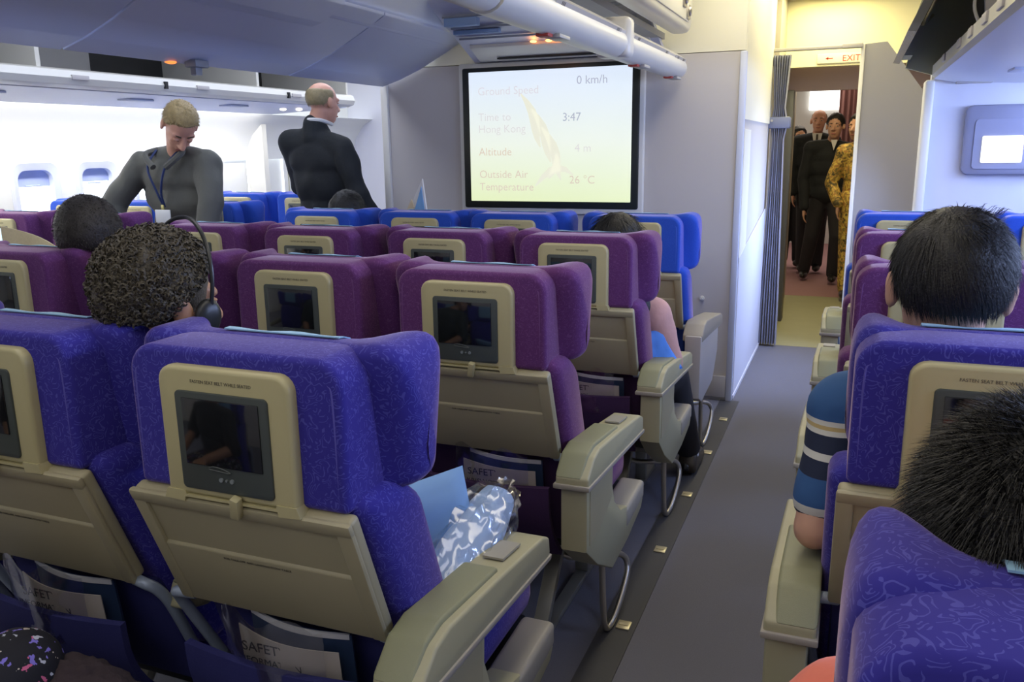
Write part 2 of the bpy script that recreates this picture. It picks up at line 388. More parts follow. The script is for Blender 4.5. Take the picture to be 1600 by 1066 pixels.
# left outboard bins (open)
lb = thing('overhead_bins', 'open cream overhead bins above the left window seats', 'overhead bin', (-3.57, 3.3, 1.7))
def at(mb, name, m, par): 
    o = mb.build(name, m, par); o.matrix_parent_inverse = Matrix.Translation(-V(par.location)); return o
at(MB().prism([(-3.66, 1.69), (-3.60, 1.685), (-3.55, 1.70), (-3.535, 1.73), (-3.55, 1.765), (-3.58, 1.775), (-3.66, 1.765)], .4, 5.68, 'y'), 'rail', BINW, lb)
at(MB().box((-4.70, .4, 1.765), (-3.60, 5.68, 1.775)).box((-4.70, .4, 2.3), (-3.3, 5.68, 2.32)), 'shelf', GREYB, lb)
at(MB().box((-4.40, .4, 1.77), (-4.35, 5.68, 2.3)), 'back_panel', mat('shaded_bin_interior', (.03, .03, .028), .7), lb)  # shade inside the open bins put into a near-black colour
for y in (1.5, 3.02, 4.62, 5.66):
    at(MB().box((-4.4, y-.012, 1.77), (-3.59, y+.012, 2.3)), 'divider', BINW if y != 4.62 else BINW, lb)
for y in (2.0, 3.2, 4.05, 4.95):
    at(MB().box((-3.545, y-.05, 1.722), (-3.53, y+.05, 1.745), .003), 'label_plate', GREYP, lb)
for y in (3.75, 4.85):
    at(MB().box((-3.541, y, 1.712), (-3.527, y+.02, 1.75)), 'catch', DARK, lb)
# lighter grey sheet painting the lit part of the bin interior
at(MB().box((-4.36, 1.5, 1.78), (-4.33, 4.0, 2.3)), 'bin_lining', GREYB, lb)
pl = MB().prism([(-3.66, 1.685), (-4.36, 1.655), (-4.36, 1.665), (-3.66, 1.70)], .2, 5.75, 'y').build('service_panel', PSU)
tag(pl, 'pale passenger service panel under the left overhead bins', 'panel')
for k, y in enumerate((2.95, 3.9, 4.75)):
    MB().box((-3.95, y-.09, 1.664), (-3.85, y+.09, 1.676), .003).build('reading_light_panel', mat('panel_insert', (.5, .54, .66), .4), pl)
for k, (x, y) in enumerate(((-3.95, 5.35), (-3.88, 5.45), (-3.80, 5.55))):
    tag(MB().ell((x, y, 1.668), (.025, .02, .008)).build('reading_light', mat('warm_lamp_lens', (.9, .8, .7), .4, emit=(1, .85, .65), estr=6)),
        'small lit reading lamp left of the bald man, ' + ('leftmost of three', 'middle of three', 'rightmost of three')[k], 'lamp')

# centre bins: open left doors (lavender), body, right rail
cb = thing('overhead_bins', 'lavender overhead bins above the centre seats with doors open to the left', 'overhead bin', (-2.1, 3, 1.95))
prof = [(-2.62, 1.73), (-2.50, 1.765), (-2.36, 1.82), (-2.20, 1.90), (-2.06, 1.975)]
def doorpanel(y0, y1, dz=0):
    top = [(x, z+.022) for x, z in prof][::-1]
    return MB().prism([(x, z+dz) for x, z in prof]+[(x, z+dz) for x, z in top], y0, y1, 'y', bev=.004, seg=2)
for a, b_ in ((.3, 2.30), (2.31, 3.60), (3.61, 4.52)):
    at(doorpanel(a, b_), 'door', BIN, cb)
body = [(-2.30, 1.885), (-2.06, 1.93), (-1.99, 2.0), (-1.965, 2.1), (-1.98, 2.2), (-2.02, 2.39), (-2.3, 2.39)]
at(MB().prism([(-2.36, 1.86), (-2.16, 1.905), (-2.05, 1.97), (-2.01, 2.08), (-2.02, 2.39), (-2.36, 2.39)], .3, 3.25, 'y', bev=.004), 'bin_body', BIN, cb)
at(MB().prism([(-2.34, 1.90), (-2.14, 1.93), (-2.05, 1.995), (-2.01, 2.10), (-2.02, 2.39), (-2.34, 2.39)], 3.26, 4.5, 'y', bev=.004), 'bin_body', BIN, cb)
at(MB().box((-2.60, 2.88, 1.715), (-2.54, 2.96, 1.745), .005).box((-2.59, 2.90, 1.685), (-2.56, 2.94, 1.725), .004), 'latch', mat('latch_grey', (.18, .2, .25), .4), cb)
at(MB().ell((-2.615, 2.82, 1.732), (.016, .03, .008)), 'indicator_lamp', mat('red_orange_lamp', (.8, .2, .05), .4, emit=(1, .25, .05), estr=1.5), cb)

rb = thing('bin_rail', 'long off-white rounded bin rail above the right side of the centre seats', 'bin rail', (-.87, 2.5, 1.75))
def ringp(cx, cz, rx, rz, y, n=20): return [(cx+rx*math.cos(2*PI*k/n), y, cz+rz*math.sin(2*PI*k/n)) for k in range(n)]
at(MB().loft([ringp(-.88, 1.752, .058, .05, y) for y in (.2, 2.02)]), 'rail', BINW, rb)
at(MB().loft([ringp(-.88, 1.752, .062, .054, 2.03)]+[ringp(-.88, 1.752, .062, .054, y) for y in (3.3, 4.42)]+[ringp(-.88, 1.752, .056, .05, 4.46), ringp(-.88, 1.752, .03, .03, 4.475)]), 'rail', BINW, rb)
at(MB().prism([(-.90, 1.80), (-.835, 1.765), (-.822, 1.79), (-.885, 1.83)], .2, 4.44, 'y', bev=.006), 'label_channel', mat('label_channel', (.62, .60, .55), .3), rb)
for y0, y1 in ((1.9, 2.35), (2.42, 3.15), (3.36, 4.0), (4.16, 4.40)):
    at(MB().prism([(-.832, 1.7655), (-.8205, 1.789), (-.823, 1.7895), (-.8345, 1.7665)], y0, y1, 'y'), 'label_plate', mat('label_grey', (.50, .47, .42), .4), rb)
    for q in range(3):
        for s_ in (0, 1):
            yy = (y0+.05 if s_ == 0 else y1-.06)+.012*q
            at(MB().prism([(-.831, 1.768), (-.8210, 1.787), (-.8208, 1.7868), (-.8306, 1.7676)], yy, yy+.005, 'y'), 'label_marking', PRINT, rb)
at(MB().box((-.945, 3.22, 1.70), (-.812, 3.31, 1.845), .02, 3), 'collar', BINW, rb)
REDM = mat('red_mark', (.55, .08, .05), .5)
for y in (2.45, 3.55, 4.25):
    at(MB().box((-.90, y, 1.692), (-.86, y+.045, 1.705), .003), 'red_button', REDM, rb)
    at(MB().box((-.89, y+.05, 1.692), (-.84, y+.15, 1.704), .003), 'latch_plate', mat('latch_plate_grey', (.45, .43, .38), .4), rb)
# open door of the right-hand centre bin, seen above the rail
dr = thing('bin_door', 'cream overhead bin door standing open with two metal latches above the rail', 'bin door', (-.86, 3.6, 2.1))
DP = rrect(2.6, 1.955, 4.40, 2.37, (.01, .01, .08, .11))
at(MB().prism(rrect(2.6, 1.905, 4.44, 2.38, .09), -.90, -.80, 'x', bev=.03, seg=4, bevall=False), 'door_panel', BINW, dr)
at(MB().prism(rrect(2.7, 1.95, 4.37, 2.36, .07), -.805, -.794, 'x', bev=.004, bevall=False), 'door_lining', CEIL, dr)
for y, z in ((4.17, 2.035), (4.27, 1.995)):
    l_ = MB().box((-.796, y-.035, z-.035), (-.785, y+.035, z+.03), .012).ell((-.782, y, z), (.01, .02, .024)); at(l_, 'latch', STEEL, dr)
at(MB().cyl((-.80, 3.2, 2.26), (-.80, 4.2, 2.26), .01), 'hinge_bar', STEEL, dr)
# bag in the open bin
tag(MB().ell((-1.12, 3.3, 2.06), (.16, .35, .15)).box((-1.22, 3.0, 1.95), (-.98, 3.6, 2.08), .05, 3).build('bag', mat('dark_grey_bag', (.06, .06, .07), .6), remesh=.02, sm=4), 'dark grey bag lying in the open bin above the rail', 'bag')
struct(MB().box((-1.32, 2.4, 1.90), (-.95, 4.5, 1.93)).build('trim_10', GREYB))
# slatted valence sloping up from the bulkhead above the screen
va = thing('ceiling_valence', 'sloping slatted white ceiling valence above the big screen', 'ceiling panel', (-1.5, 4.3, 1.9))
def vz(y): return 1.832+(4.55-y)*.42
at(MB().prism([(4.56, 1.832), (3.95, vz(3.95)), (3.95, vz(3.95)+.02), (4.56, 1.86)], -2.03, -.96, 'x'), 'panel', PSU, va)
at(MB().prism([(4.50, vz(4.5)-.016), (4.36, vz(4.36)-.014), (4.36, vz(4.36)+.004), (4.50, vz(4.5)+.004)], -1.98, -1.0, 'x', bev=.004), 'slat', TRIM, va)
at(MB().box((-1.86, 4.455, vz(4.47)-.022), (-1.25, 4.485, vz(4.47)-.014), .002), 'slot', DARK, va)
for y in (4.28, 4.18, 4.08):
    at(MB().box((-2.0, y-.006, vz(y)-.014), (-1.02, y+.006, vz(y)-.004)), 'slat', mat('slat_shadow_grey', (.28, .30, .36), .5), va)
at(MB().box((-1.98, 4.05, vz(4.1)-.05), (-1.80, 4.10, vz(4.1)-.01), .004).box((-2.0, 4.2, vz(4.2)-.03), (-1.74, 4.23, vz(4.2)-.008), .003), 'bracket', mat('blue_bracket', (.25, .38, .62), .4), va)
for x in (-1.60, -1.515, -1.475):
    tag(MB().ell((x, 4.325, vz(4.325)-.018), (.017, .02, .006)).build('sign_lamp', mat('amber_lamp', (.9, .5, .2), .4, emit=(1, .35, .08), estr=6)),
        'small glowing orange sign lamp above the big screen, ' + {-1.60: 'leftmost of three', -1.515: 'middle of three', -1.475: 'rightmost of three'}[x], 'lamp')

# right outboard bins (open)
ob = thing('overhead_bins', 'open olive-lined overhead bins above the right window seats', 'overhead bin', (.4, 3, 1.8))
at(MB().prism([(.325, 1.70), (.345, 1.685), (.385, 1.69), (.39, 1.765), (.35, 1.765), (.325, 1.745)], .3, 4.93, 'y'), 'rail', mat('warm_rail', (.55, .53, .44), .4), ob)
at(MB().prism([(.39, 1.75), (.9, 1.80), (1.2, 2.0), (1.2, 2.38), (1.22, 2.38), (1.22, 1.97), (.92, 1.77), (.39, 1.73)], .3, 4.93, 'y'), 'bin_lining', GREYB, ob)
at(MB().prism([(.14, 1.765), (.17, 1.76), (.30, 2.06), (.34, 2.38), (.31, 2.38), (.27, 2.07)], 3.5, 4.9, 'y'), 'door', mat('dark_bin_door', (.12, .12, .11), .25, coat=.3), ob)
at(MB().prism([(.17, 1.80), (.20, 1.79), (.31, 2.05), (.34, 2.37)], 4.88, 4.93, 'y'), 'door_end', OLIVEB, ob)
at(MB().prism([(.20, 1.74), (.33, 1.70), (.39, 1.745), (.92, 1.79), (1.18, 2.0), (1.18, 2.38), (.3, 2.38), (.27, 2.07)], 4.90, 4.935, 'y'), 'end_panel', OLIVEB, ob)
at(MB().prism([(.40, 1.765), (.9, 1.81), (1.18, 2.0), (1.18, 2.38), (.44, 2.38), (.38, 1.93)], 3.6, 3.63, 'y', bev=.004), 'divider', mat('grey_divider', (.50, .48, .46), .5), ob)
at(MB().tube([(.385, 3.6, 1.77), (.355, 3.6, 1.85), (.375, 3.6, 1.95), (.44, 3.6, 2.35)], .006, 8), 'divider_edge', TRIM, ob)
at(MB().tube([(.30, 4.86, 1.98), (.24, 4.5, 1.90), (.25, 4.0, 1.93), (.23, 3.4, 1.92), (.25, 2.8, 1.96)], .008, 8), 'seal_strip', mat('brass_seal', (.75, .60, .18), .25, .7), ob)
at(MB().prism([(.17, 1.775), (.215, 1.775), (.33, 2.10), (.32, 2.38), (.28, 2.06)], 4.6, 4.86, 'y'), 'strap', OLIVEB, ob)
for y in (2.6, 2.9, 3.25, 3.6, 4.2):
    at(MB().box((.318, y, 1.712), (.328, y+.10, 1.742), .002), 'label_plate', GREYP, ob)
    at(MB().box((.320, y+.05, 1.722), (.326, y+.053, 1.742)), 'label_mark', PRINT, ob)
rp_ = tag(MB().prism([(.34, 1.685), (.44, 1.665), (1.0, 1.64), (1.40, 1.60), (1.40, 1.62), (1.0, 1.66), (.44, 1.69)], .3, 4.97, 'y').build('service_panel', mat('pale_blue_service_panel', (.78, .80, .84), .4)), 'pale passenger service panel under the right overhead bins', 'panel')
MB().box((.56, 4.0, 1.650), (.63, 4.18, 1.664), .003).build('reading_light_panel', mat('panel_insert', (.5, .54, .66)), rp_)
tag(MB().box((.44, 4.90, 1.655), (.60, 4.96, 1.68), .003).build('panel_bracket', GREYP), 'grey bracket where the right service panel meets the bulkhead', 'bracket')

# ------------------------------------------------------------------ big projection screen
ps = thing('projection_screen', 'large lit cabin screen in black and white frame on grey bulkhead', 'screen', (-1.59, 4.545, 1.42))
at(MB().box((-2.125, 4.515, 1.005), (-1.05, 4.55, 1.835), .012).build('x', TRIM) and MB().box((-2.125, 4.515, 1.005), (-1.05, 4.55, 1.835), .012), 'outer_frame', TRIM, ps)
for o in [o for o in bpy.data.objects if o.name == 'x']: bpy.data.objects.remove(o)
at(MB().box((-2.10, 4.505, 1.035), (-1.075, 4.53, 1.81), .012), 'inner_frame', mat('black_screen_frame', (.02, .024, .018), .4), ps)
def screen_mat():
    m = bpy.data.materials.new('projected_picture'); m.use_nodes = True; nt = m.node_tree; b = nt.nodes['Principled BSDF']
    b.inputs['Base Color'].default_value = (.2, .2, .2, 1); b.inputs['Roughness'].default_value = .6
    tc = nt.nodes.new('ShaderNodeTexCoord'); sx = nt.nodes.new('ShaderNodeSeparateXYZ'); nt.links.new(tc.outputs['Generated'], sx.inputs[0])
    cr = nt.nodes.new('ShaderNodeValToRGB'); e = cr.color_ramp.elements
    e[0].position = 0; e[0].color = (.80, .90, .52, 1); e[1].position = 1; e[1].color = (.74, .84, 1, 1)
    k = e.new(.45); k.color = (.86, .92, .80, 1)
    nt.links.new(sx.outputs[2], cr.inputs[0]); nt.links.new(cr.outputs[0], b.inputs['Emission Color']); b.inputs['Emission Strength'].default_value = .95
    return m
at(MB().box((-2.055, 4.50, 1.075), (-1.115, 4.508, 1.785), .01, 3), 'picture', screen_mat(), ps)
def glow(name, c, s): return mat(name, (.1, .1, .1), .6, emit=c, estr=s)
T1 = glow('screen_text_pale', (.80, .76, .78), .90); T2 = glow('screen_text_blue', (.50, .52, .64), .85); T3 = glow('screen_text_pink', (.80, .66, .56), .88)
def st(b, s, x, z, m): 
    o = text(b, s, (x+1.59, -.0455, z-1.42), (90, 0, 0), m, ps, 'lettering', .0002, 'LEFT')
st('Ground Speed', .062, -2.0, 1.66, T1); st('0 km/h', .062, -1.42, 1.70, T2)
st('Time to', .062, -2.0, 1.52, T1); st('Hong Kong', .062, -2.0, 1.455, T1); st('3:47', .062, -1.50, 1.51, T2)
st('Altitude', .062, -2.0, 1.33, T3); st('4 m', .062, -1.43, 1.345, T1)
st('Outside Air', .062, -2.0, 1.205, T3); st('Temperature', .062, -2.0, 1.135, T3); st('26 \u00b0C', .062, -1.46, 1.175, T3)
LG = glow('screen_emblem_pale', (.90, .90, .74), .90)
def feather(pts, w):
    rows = []; n = len(pts)
    P = [V(p) for p in pts]
    for i in range(n):
        d = (P[min(i+1, n-1)]-P[max(i-1, 0)]).normalized(); nn = V((-d.y, d.x)); ww = w*math.sin(PI*(i+.3)/(n-.4))
        rows.append([(P[i].x+nn.x*ww, 4.4993, P[i].y+nn.y*ww), (P[i].x-nn.x*ww, 4.4993, P[i].y-nn.y*ww)])
    return rows
mb = MB()
for k, (a, b_) in enumerate((((-1.74, 1.66), 0), ((-1.68, 1.58), 1), ((-1.62, 1.48), 2))):
    pts = [(a[0]+.02*math.sin(i*.8)+i*.022, a[1]-i*.048) for i in range(7)]; mb.grid(feather(pts, .028))
mb.grid(feather([(-1.58+.05*math.sin(i*.5), 1.20+i*.035) for i in range(5)], .02)); mb.grid(feather([(-1.66+i*.045, 1.16+.10*math.sin(i*.5)) for i in range(6)], .022))
at(mb, 'emblem', LG, ps)

# small monitor on the right bulkhead
mo = thing('wall_monitor', 'grey framed wall monitor with bright white screen on right bulkhead', 'monitor', (.75, 4.98, 1.38))
at(MB().prism(rrect(.50, 1.205, .865, 1.55, .035), 4.945, 4.99, 'y', bev=.012, bevall=False), 'housing', mat('mauve_grey_housing', (.27, .27, .36), .5), mo)
at(MB().prism(rrect(.548, 1.235, .805, 1.48, .02), 4.94, 4.95, 'y'), 'bezel', mat('mauve_grey_bezel', (.31, .31, .41), .5), mo)
at(MB().prism(rrect(.585, 1.265, .768, 1.398, .008), 4.934, 4.944, 'y'), 'screen', glow('white_monitor_glow', (.92, .97, 1), 1.6), mo)

# curtain and rail in the doorway
ct = thing('curtain', 'blue-grey curtain tied back at the left side of the doorway', 'curtain', (-.49, 6.0, 0))
rows = []
for z in [i*.1 for i in range(20)]+[1.93]:
    tz = abs(z-1.5); w = .055 if tz < .05 else min(.062, .030+tz*.06) if z > 1.5 else min(.060, .035+tz*.02)
    row = []
    for k in range(61):
        u = k/60; row.append((-.49+(u-.5)*2*w, 6.0+.035*math.sin(u*PI*2*7)*(1 if tz > .05 else .5)-.02, max(z, .015)))
    rows.append(row)
at(MB().grid(rows, thick=.003), 'fabric', mat('blue_grey_curtain', (.27, .28, .38), .8, sheen=.2), ct)
at(MB().box((-.565, 5.93, 1.47), (-.415, 6.03, 1.545), .012), 'tieback', mat('tieback_grey', (.22, .24, .34), .6), ct)
at(MB().cyl((-.53, 5.925, 1.52), (-.53, 5.915, 1.52), .008), 'stud', STEEL, ct)
tag(MB().box((-.58, 5.97, 1.955), (-.01, 6.02, 1.975), .004).box((-.13, 5.965, 1.955), (-.01, 6.02, 1.982), .003).build('curtain_rail', GREYP), 'grey curtain rail across the top of the doorway', 'rail')
rows = []
for z in (1.0, 1.3, 1.6, 1.9, 2.15, 2.379): rows.append([(-.22+.012*k-.06*(2.15-z)*0, 10.6+.03*math.sin(k*1.3), z) for k in range(25)])
tag(MB().grid(rows, thick=.003).build('curtain', mat('brown_curtain', (.22, .10, .09), .8)), 'brown curtain hanging at the far end of the aisle', 'curtain')
# brass-coloured strip added to imitate foil-like glints along the corridor wall
tag(MB().tube([(-.515, 6.3+.02*math.sin(i), .35+.16*i) for i in range(9)], .006, 6).build('glint_strip', mat('glint_brass', (.8, .68, .2), .2, .8)), 'thin added strip imitating brass-coloured glints up the corridor wall by the curtain', 'glint strip')

# ================================================================== SEATS
def build_seat(kind, lit=False, wing=1.0):
    root = thing('passenger_seat', 'x', 'seat')
    fab, fabd = FAB[kind], FABD[kind]
    # lower backrest, leaning
    back = [(.005, .88), (.035, .80), (.145, .56), (.21, .40), (.33, .40), (.30, .50), (.27, .62), (.19, .83), (.12, .88)]
    MB().prism(back, -.222, .222, 'x', bev=.035, seg=4).build('backrest', fab, root)
    o = MB().prism(rrect(-.194, .858, .196, 1.090, (.045, .045, .012, .012), 6), -.002, .115, 'y', bev=.022, seg=4, bevall=False).build('back_cover', fab, root)
    for sx in (-1, 1): MB().tube([(sx*.181, .0, .88), (sx*.180, -.001, 1.03), (sx*.172, .000, 1.055), (sx*.150, .002, 1.078)], .0020, 6).build('piping', mat(kind+'_piping', {'indigo': (.10, .09, .40), 'purple': (.15, .05, .18), 'royal': (.05, .13, .60)}[kind], .8), o)
    # winged headrest
    rings = []
    half = [(.256, .115, .170, 1.035, .920), (.251, .088, .205, 1.072, .885), (.236, .072, .222, 1.092, .862), (.213, .066, .214, 1.099, .856), (.19, .066, .186, 1.098, .86), (.165, .072, .158, 1.093, .866), (.13, .082, .147, 1.090, .87)]
    st_ = [(-a, *q) for a, *q in half]+[(0, .085, .145, 1.093, .87)]+[(a, *q) for a, *q in half[::-1]]
    for x, y0, y1, z1, z0 in st_:
        x *= wing
        sh = .045*smst(.15*wing, .22*wing, abs(x))
        pr = []
        r_ = .024
        for cx, cz, a0 in ((y1-r_, z1-r_, 0), (y0+r_, z1-r_, 90), (y0+r_+sh, z0+r_, 180), (y1-r_-sh*.6, z0+r_, 270)):
            for k in range(5):
                a = R(a0+22.5*k); pr.append((x, cx+r_*math.cos(a), cz+r_*math.sin(a)))
        rings.append(pr)
    MB().loft(rings).build('headrest', fab, root, subsurf=1)
    # antimacassar
    MB().grid([[(x, .153, .93), (x, .154, 1.05), (x, .146, 1.088), (x, .128, 1.0945+.0015*math.sin(x*50)), (x, .114, 1.0955)] for x in [-.10+.02*i for i in range(12)]], thick=.002).build('headrest_cloth', CYAN, root)
    # screen housing
    hs = MB().prism(rrect(-.12, .862, .12, 1.066, (.026, .026, .008, .008)), -.020, .012, 'y', bev=.007, seg=3, bevall=False).build('screen_housing', CREAM, root)
    MB().prism([(-.12, .868), (-.085, .868), (-.083, .862), (.083, .862), (.085, .868), (.12, .868), (.126, .852), (.088, .850), (.086, .858), (-.086, .858), (-.088, .850), (-.126, .852)], -.022, .008, 'y').build('housing_foot', CREAM, hs)
    bz = MB().prism(rrect(-.086, .874, .083, 1.030, .008), -.0235, -.012, 'y', bev=.002, bevall=False).build('bezel', BEZEL, root)
    MB().box((-.072, -.0258, .916), (.068, -.023, 1.020), .001).build('screen', SCRLIT if lit else SCREEN, root)
    mb = MB()
    for x, r in ((-.010, .0035), (.0, .0018), (.010, .0035)): mb.cyl((x, -.0235, .896), (x, -.0262, .896), r, 10)
    mb.build('button', mat('button_grey', (.22, .25, .25), .4), bz)
    MB().tube([(-.03, -.0262, .914), (-.02, -.0264, .9165), (-.002, -.0262, .914), (.008, -.0262, .909), (-.03, -.0262, .9115)], .0007, 5).build('finger_notch', mat('notch', (.10, .11, .10), .5), bz)
    text('FASTEN SEAT BELT WHILE SEATED', .0072, (0, -.0203, 1.043), (90, 0, 0), PRINT, hs, 'lettering', .0002)
    # tray table, leaning with the backrest
    a = math.degrees(math.atan2(.088, .235)); m = TM((0, -.006, .855), (a, 0, 0))
    tr = MB().box((-.205, -.008, -.25), (.205, .018, 0), .008, 3, m).build('tray_table', CREAM2, root)
    rim = MB()
    rim.box((-.207, -.016, -.022), (.207, -.004, .002), .005, 2, m)
    rim.box((-.207, -.015, -.252), (-.180, -.004, -.010), .005, 2, m).box((.178, -.015, -.252), (.207, -.004, -.010), .005, 2, m)
    rim.prism([(-.004, -.108), (-.013, -.114), (-.013, -.2505), (-.004, -.2505)], -.182, .180, 'x', bev=.002, m=m)
    rim.build('tray_rim', CREAM2, tr)
    text('FOR TAKE-OFF AND LANDING STOW TABLE', .0065, (0, -.0135, -.122), (0, 0, 0), PRINT, tr, 'lettering', .0002)
    lt = [x for x in tr.children][-1] if False else None
    for ch in [x for x in bpy.data.objects if x.parent == tr and x.name.startswith('lettering')]:
        ch.matrix_local = m @ TM((0, -.0135, -.126), (90, 0, 0))
    MB().prism([(-.006, -.018), (.010, -.018), (.012, .018), (-.002, .020)], -.034, -.020, 'y', bev=.002, m=TM((.012, .0, .862), (14, 8, 0))).build('latch', CREAM, root)
    # tray arms
    for sx in (-1, 1):
        MB().tube([(sx*.19, .085, .615), (sx*.222, .075, .618), (sx*.235, .09, .60), (sx*.238, .115, .555), (sx*.225, .17, .44), (sx*.215, .20, .38)], .0105, 10).build('tray_arm', BLUEARM, root)
    # pocket
    rows = []
    for i in range(9):
        t_ = i/8; z = .545-.22*t_; y = .055+.10*t_-.03*math.sin(PI*t_)
        rows.append([(-.185+.37*k/10, y-.012*math.sin(PI*k/10)*(1-t_*.4), z-.006*math.sin(PI*k/10)) for k in range(11)])
    MB().grid(rows, thick=.014).build('literature_pocket', fabd, root)
    MB().prism([(.12, .60), (.155, .60), (.24, .33), (.20, .33)], -.20, .20, 'x', bev=.01).build('lower_back', fabd, root)
    # cushion and frame
    MB().box((-.222, .24, .335), (.222, .70, .455), .045, 4).build('seat_cushion', fab, root)
    MB().box((-.215, .22, .30), (.215, .66, .335), .008).build('seat_pan', DARK, root)
    fr = MB().cyl((-.258, .30, .275), (.258, .30, .275), .02).cyl((-.258, .60, .275), (.258, .60, .275), .02)
    fr.build('cross_beam', LEGM, root)
    return root
def add_legs(root, x):
    for p0, p1 in (((x, .20, .02), (x, .40, .27)), ((x, .62, .02), (x, .60, .27))):
        mb = MB(); d = (V(p1)-V(p0)); 
        a = math.degrees(math.atan2(d.y, d.z))
        mb.box((-.022, -.014, 0), (.022, .014, d.length), .005, 2, TM(p0, (-a, 0, 0)))
        mb.build('leg', LEGM, root)
    MB().box((x-.02, .05, 0), (x+.02, .80, .02), .004).build('floor_rail', LEGM, root)
def add_aisle_arm(root, sx, kind='normal'):
    """armrest with side shroud on the aisle side; sx = +1 right, -1 left"""
    x0, x1 = .232, .300
    ar = bpy.data.objects.new('armrest', None)
    if kind == 'front':
        sh = [(-.02, .60), (-.02, .335), (.06, .30), (.34, .32), (.46, .44), (.46, .60)]
    else:
        sh = [(.0, .572), (.0, .41), (.10, .33), (.25, .245), (.42, .255), (.58, .285), (.60, .31), (.59, .365), (.44, .355), (.33, .385), (.26, .44), (.235, .50), (.24, .572)]
    s_ = MB().prism(sh, sx*x0, sx*x1, 'x', bev=.006, seg=2, bevall=False).build('armrest', CREAM3 if kind == 'normal' else GREYP, root)
    if kind == 'normal':
        MB().prism([(.39, .30), (.60, .315), (.60, .372), (.385, .364)], sx*(x0-.004), sx*(x1+.004), 'x', bev=.012, seg=3).build('armrest_ledge', mat('warm_grey_cap', (.34, .31, .25), .45), s_)
    cap = [(-.005, .575), (-.005, .602), (.05, .640), (.10, .648), (.30, .628), (.53, .600), (.565, .585), (.57, .548), (.56, .540), (.24, .562)]
    MB().prism(cap, sx*(x0-.012), sx*(x1+.004), 'x', bev=.012, seg=3).build('armrest_cap', CREAM3 if kind == 'normal' else mat('warm_grey_cap', (.34, .31, .25), .45), s_)
    if kind == 'front': return
    MB().prism([(-.008, .600), (.048, .646), (.10, .656), (.33, .632), (.33, .618), (.03, .600)], sx*(x0-.014), sx*(x1-.012), 'x', bev=.010, seg=3).build('armrest_pad', OLIVE, s_)
    MB().prism([(.37, .622), (.46, .612), (.46, .6165), (.37, .6265)], sx*(x0+.006), sx*(x1-.020), 'x').build('control_panel', mat('control_panel_grey', (.36, .34, .27), .4), s_)
    MB().prism([(-.012, .585), (-.012, .572), (.24, .556), (.562, .535), (.572, .545), (.25, .568)], sx*(x0-.016), sx*(x1+.008), 'x', bev=.003).build('armrest_trim', mat('taupe_trim', (.34, .31, .25), .5), s_)
    if kind == 'normal':
        MB().prism([(.10, .42), (.22, .47), (.22, .555), (.02, .565), (.02, .42)], sx*x1, sx*(x1+.0015), 'x').build('side_panel', CREAM2, s_)
def add_mid_arm(root, sx):
    mb = MB().prism([(.10, .56), (.12, .605), (.20, .618), (.52, .590), (.54, .57), (.50, .555), (.16, .54)], sx*.26-.024, sx*.26+.024, 'x', bev=.010, seg=3)
    a_ = mb.build('armrest', CREAM3, root)
    MB().prism([(.115, .606), (.20, .622), (.50, .595), (.50, .585), (.13, .59)], sx*.26-.019, sx*.26+.019, 'x', bev=.005).build('armrest_pad', OLIVE, a_)
def add_bar(root, x):
    MB().tube([(x, .27, .27), (x, .285, .14), (x+.002, .30, .035), (x+.008, .34, .014), (x+.016, .42, .05), (x+.018, .50, .12), (x-.004, .49, .165), (x-.06, .42, .18), (x-.15, .38, .19), (x-.19, .38, .26)], .0095, 10).build('luggage_bar', STEEL, root)

PROTO = {}
def get_seat(kind, lit=False, wing=1.0):
    k = (kind, lit, wing)
    if k not in PROTO:
        PROTO[k] = build_seat(kind, lit, wing); r = copy_tree(PROTO[k]); return r
    return copy_tree(PROTO[k])
SEATS = {}
def seat(kind, x, y, label, block, arm=None, lit=False, mids=(), legs=None, armkind='normal', rz=0, group=None, wing=1.0):
    r = get_seat(kind, lit, wing); r.location = (x, y, 0); r.rotation_euler = (0, 0, rz)
    tag(r, label, 'seat', group or {'indigo': 'indigo airline seats', 'purple': 'purple airline seats', 'royal': 'royal blue front-row airline seats'}[kind])
    if arm: add_aisle_arm(r, arm, armkind); (add_bar(r, arm*.262) if arm > 0 else None)
    for s in mids: add_mid_arm(r, s)
    if legs is not None: add_legs(r, legs)
    SEATS[block] = r
    return r
CY = dict(D=.96, C=1.81, B=2.64, A=3.45); CX = [-.84, -1.36, -1.88, -2.40]
seat('indigo', CX[0], CY['D'], 'nearest indigo aisle seat with a pillow and wrapped blanket on it', 'D0', arm=1, legs=.10)
seat('indigo', CX[1]+.0, CY['D']-.0, 'indigo seat at the left edge, in front of the curly-haired man', 'D1', mids=(1, -1), legs=-.1)
seat('indigo', CX[2], CY['D'], 'indigo seat mostly cut off by the left frame edge, only its headrest wing showing', 'D2', mids=(-1,), legs=-.1)
cl = ['purple aisle seat directly beyond the nearest indigo seat, empty', 'purple seat left of the empty purple aisle seat, second row from camera', 'purple seat hidden behind the curly-haired man', 'purple seat in front of the short-haired man, left edge']
for i in range(4): seat('purple', CX[i]+(.0 if i else 0), CY['C']+(.0, .03, .0, -.02)[i], cl[i], 'C%d' % i, arm=1 if i == 0 else None, mids=(-1,) if i < 3 else (), legs=(.1 if i in (0, 2) else None))
bl = ['purple aisle seat of the third row, woman in pink sitting in it', 'purple seat second from the aisle in the third row', 'purple seat third from the aisle in the third row', 'purple seat in third row below the grey-shirted man, fourth from the aisle']
for i in range(4): seat('purple', CX[i], CY['B']+(0, .02, -.01, 0)[i], bl[i], 'B%d' % i, arm=1 if i == 0 else None, mids=(-1,) if i < 3 else (), legs=(.1 if i in (0, 2) else None))
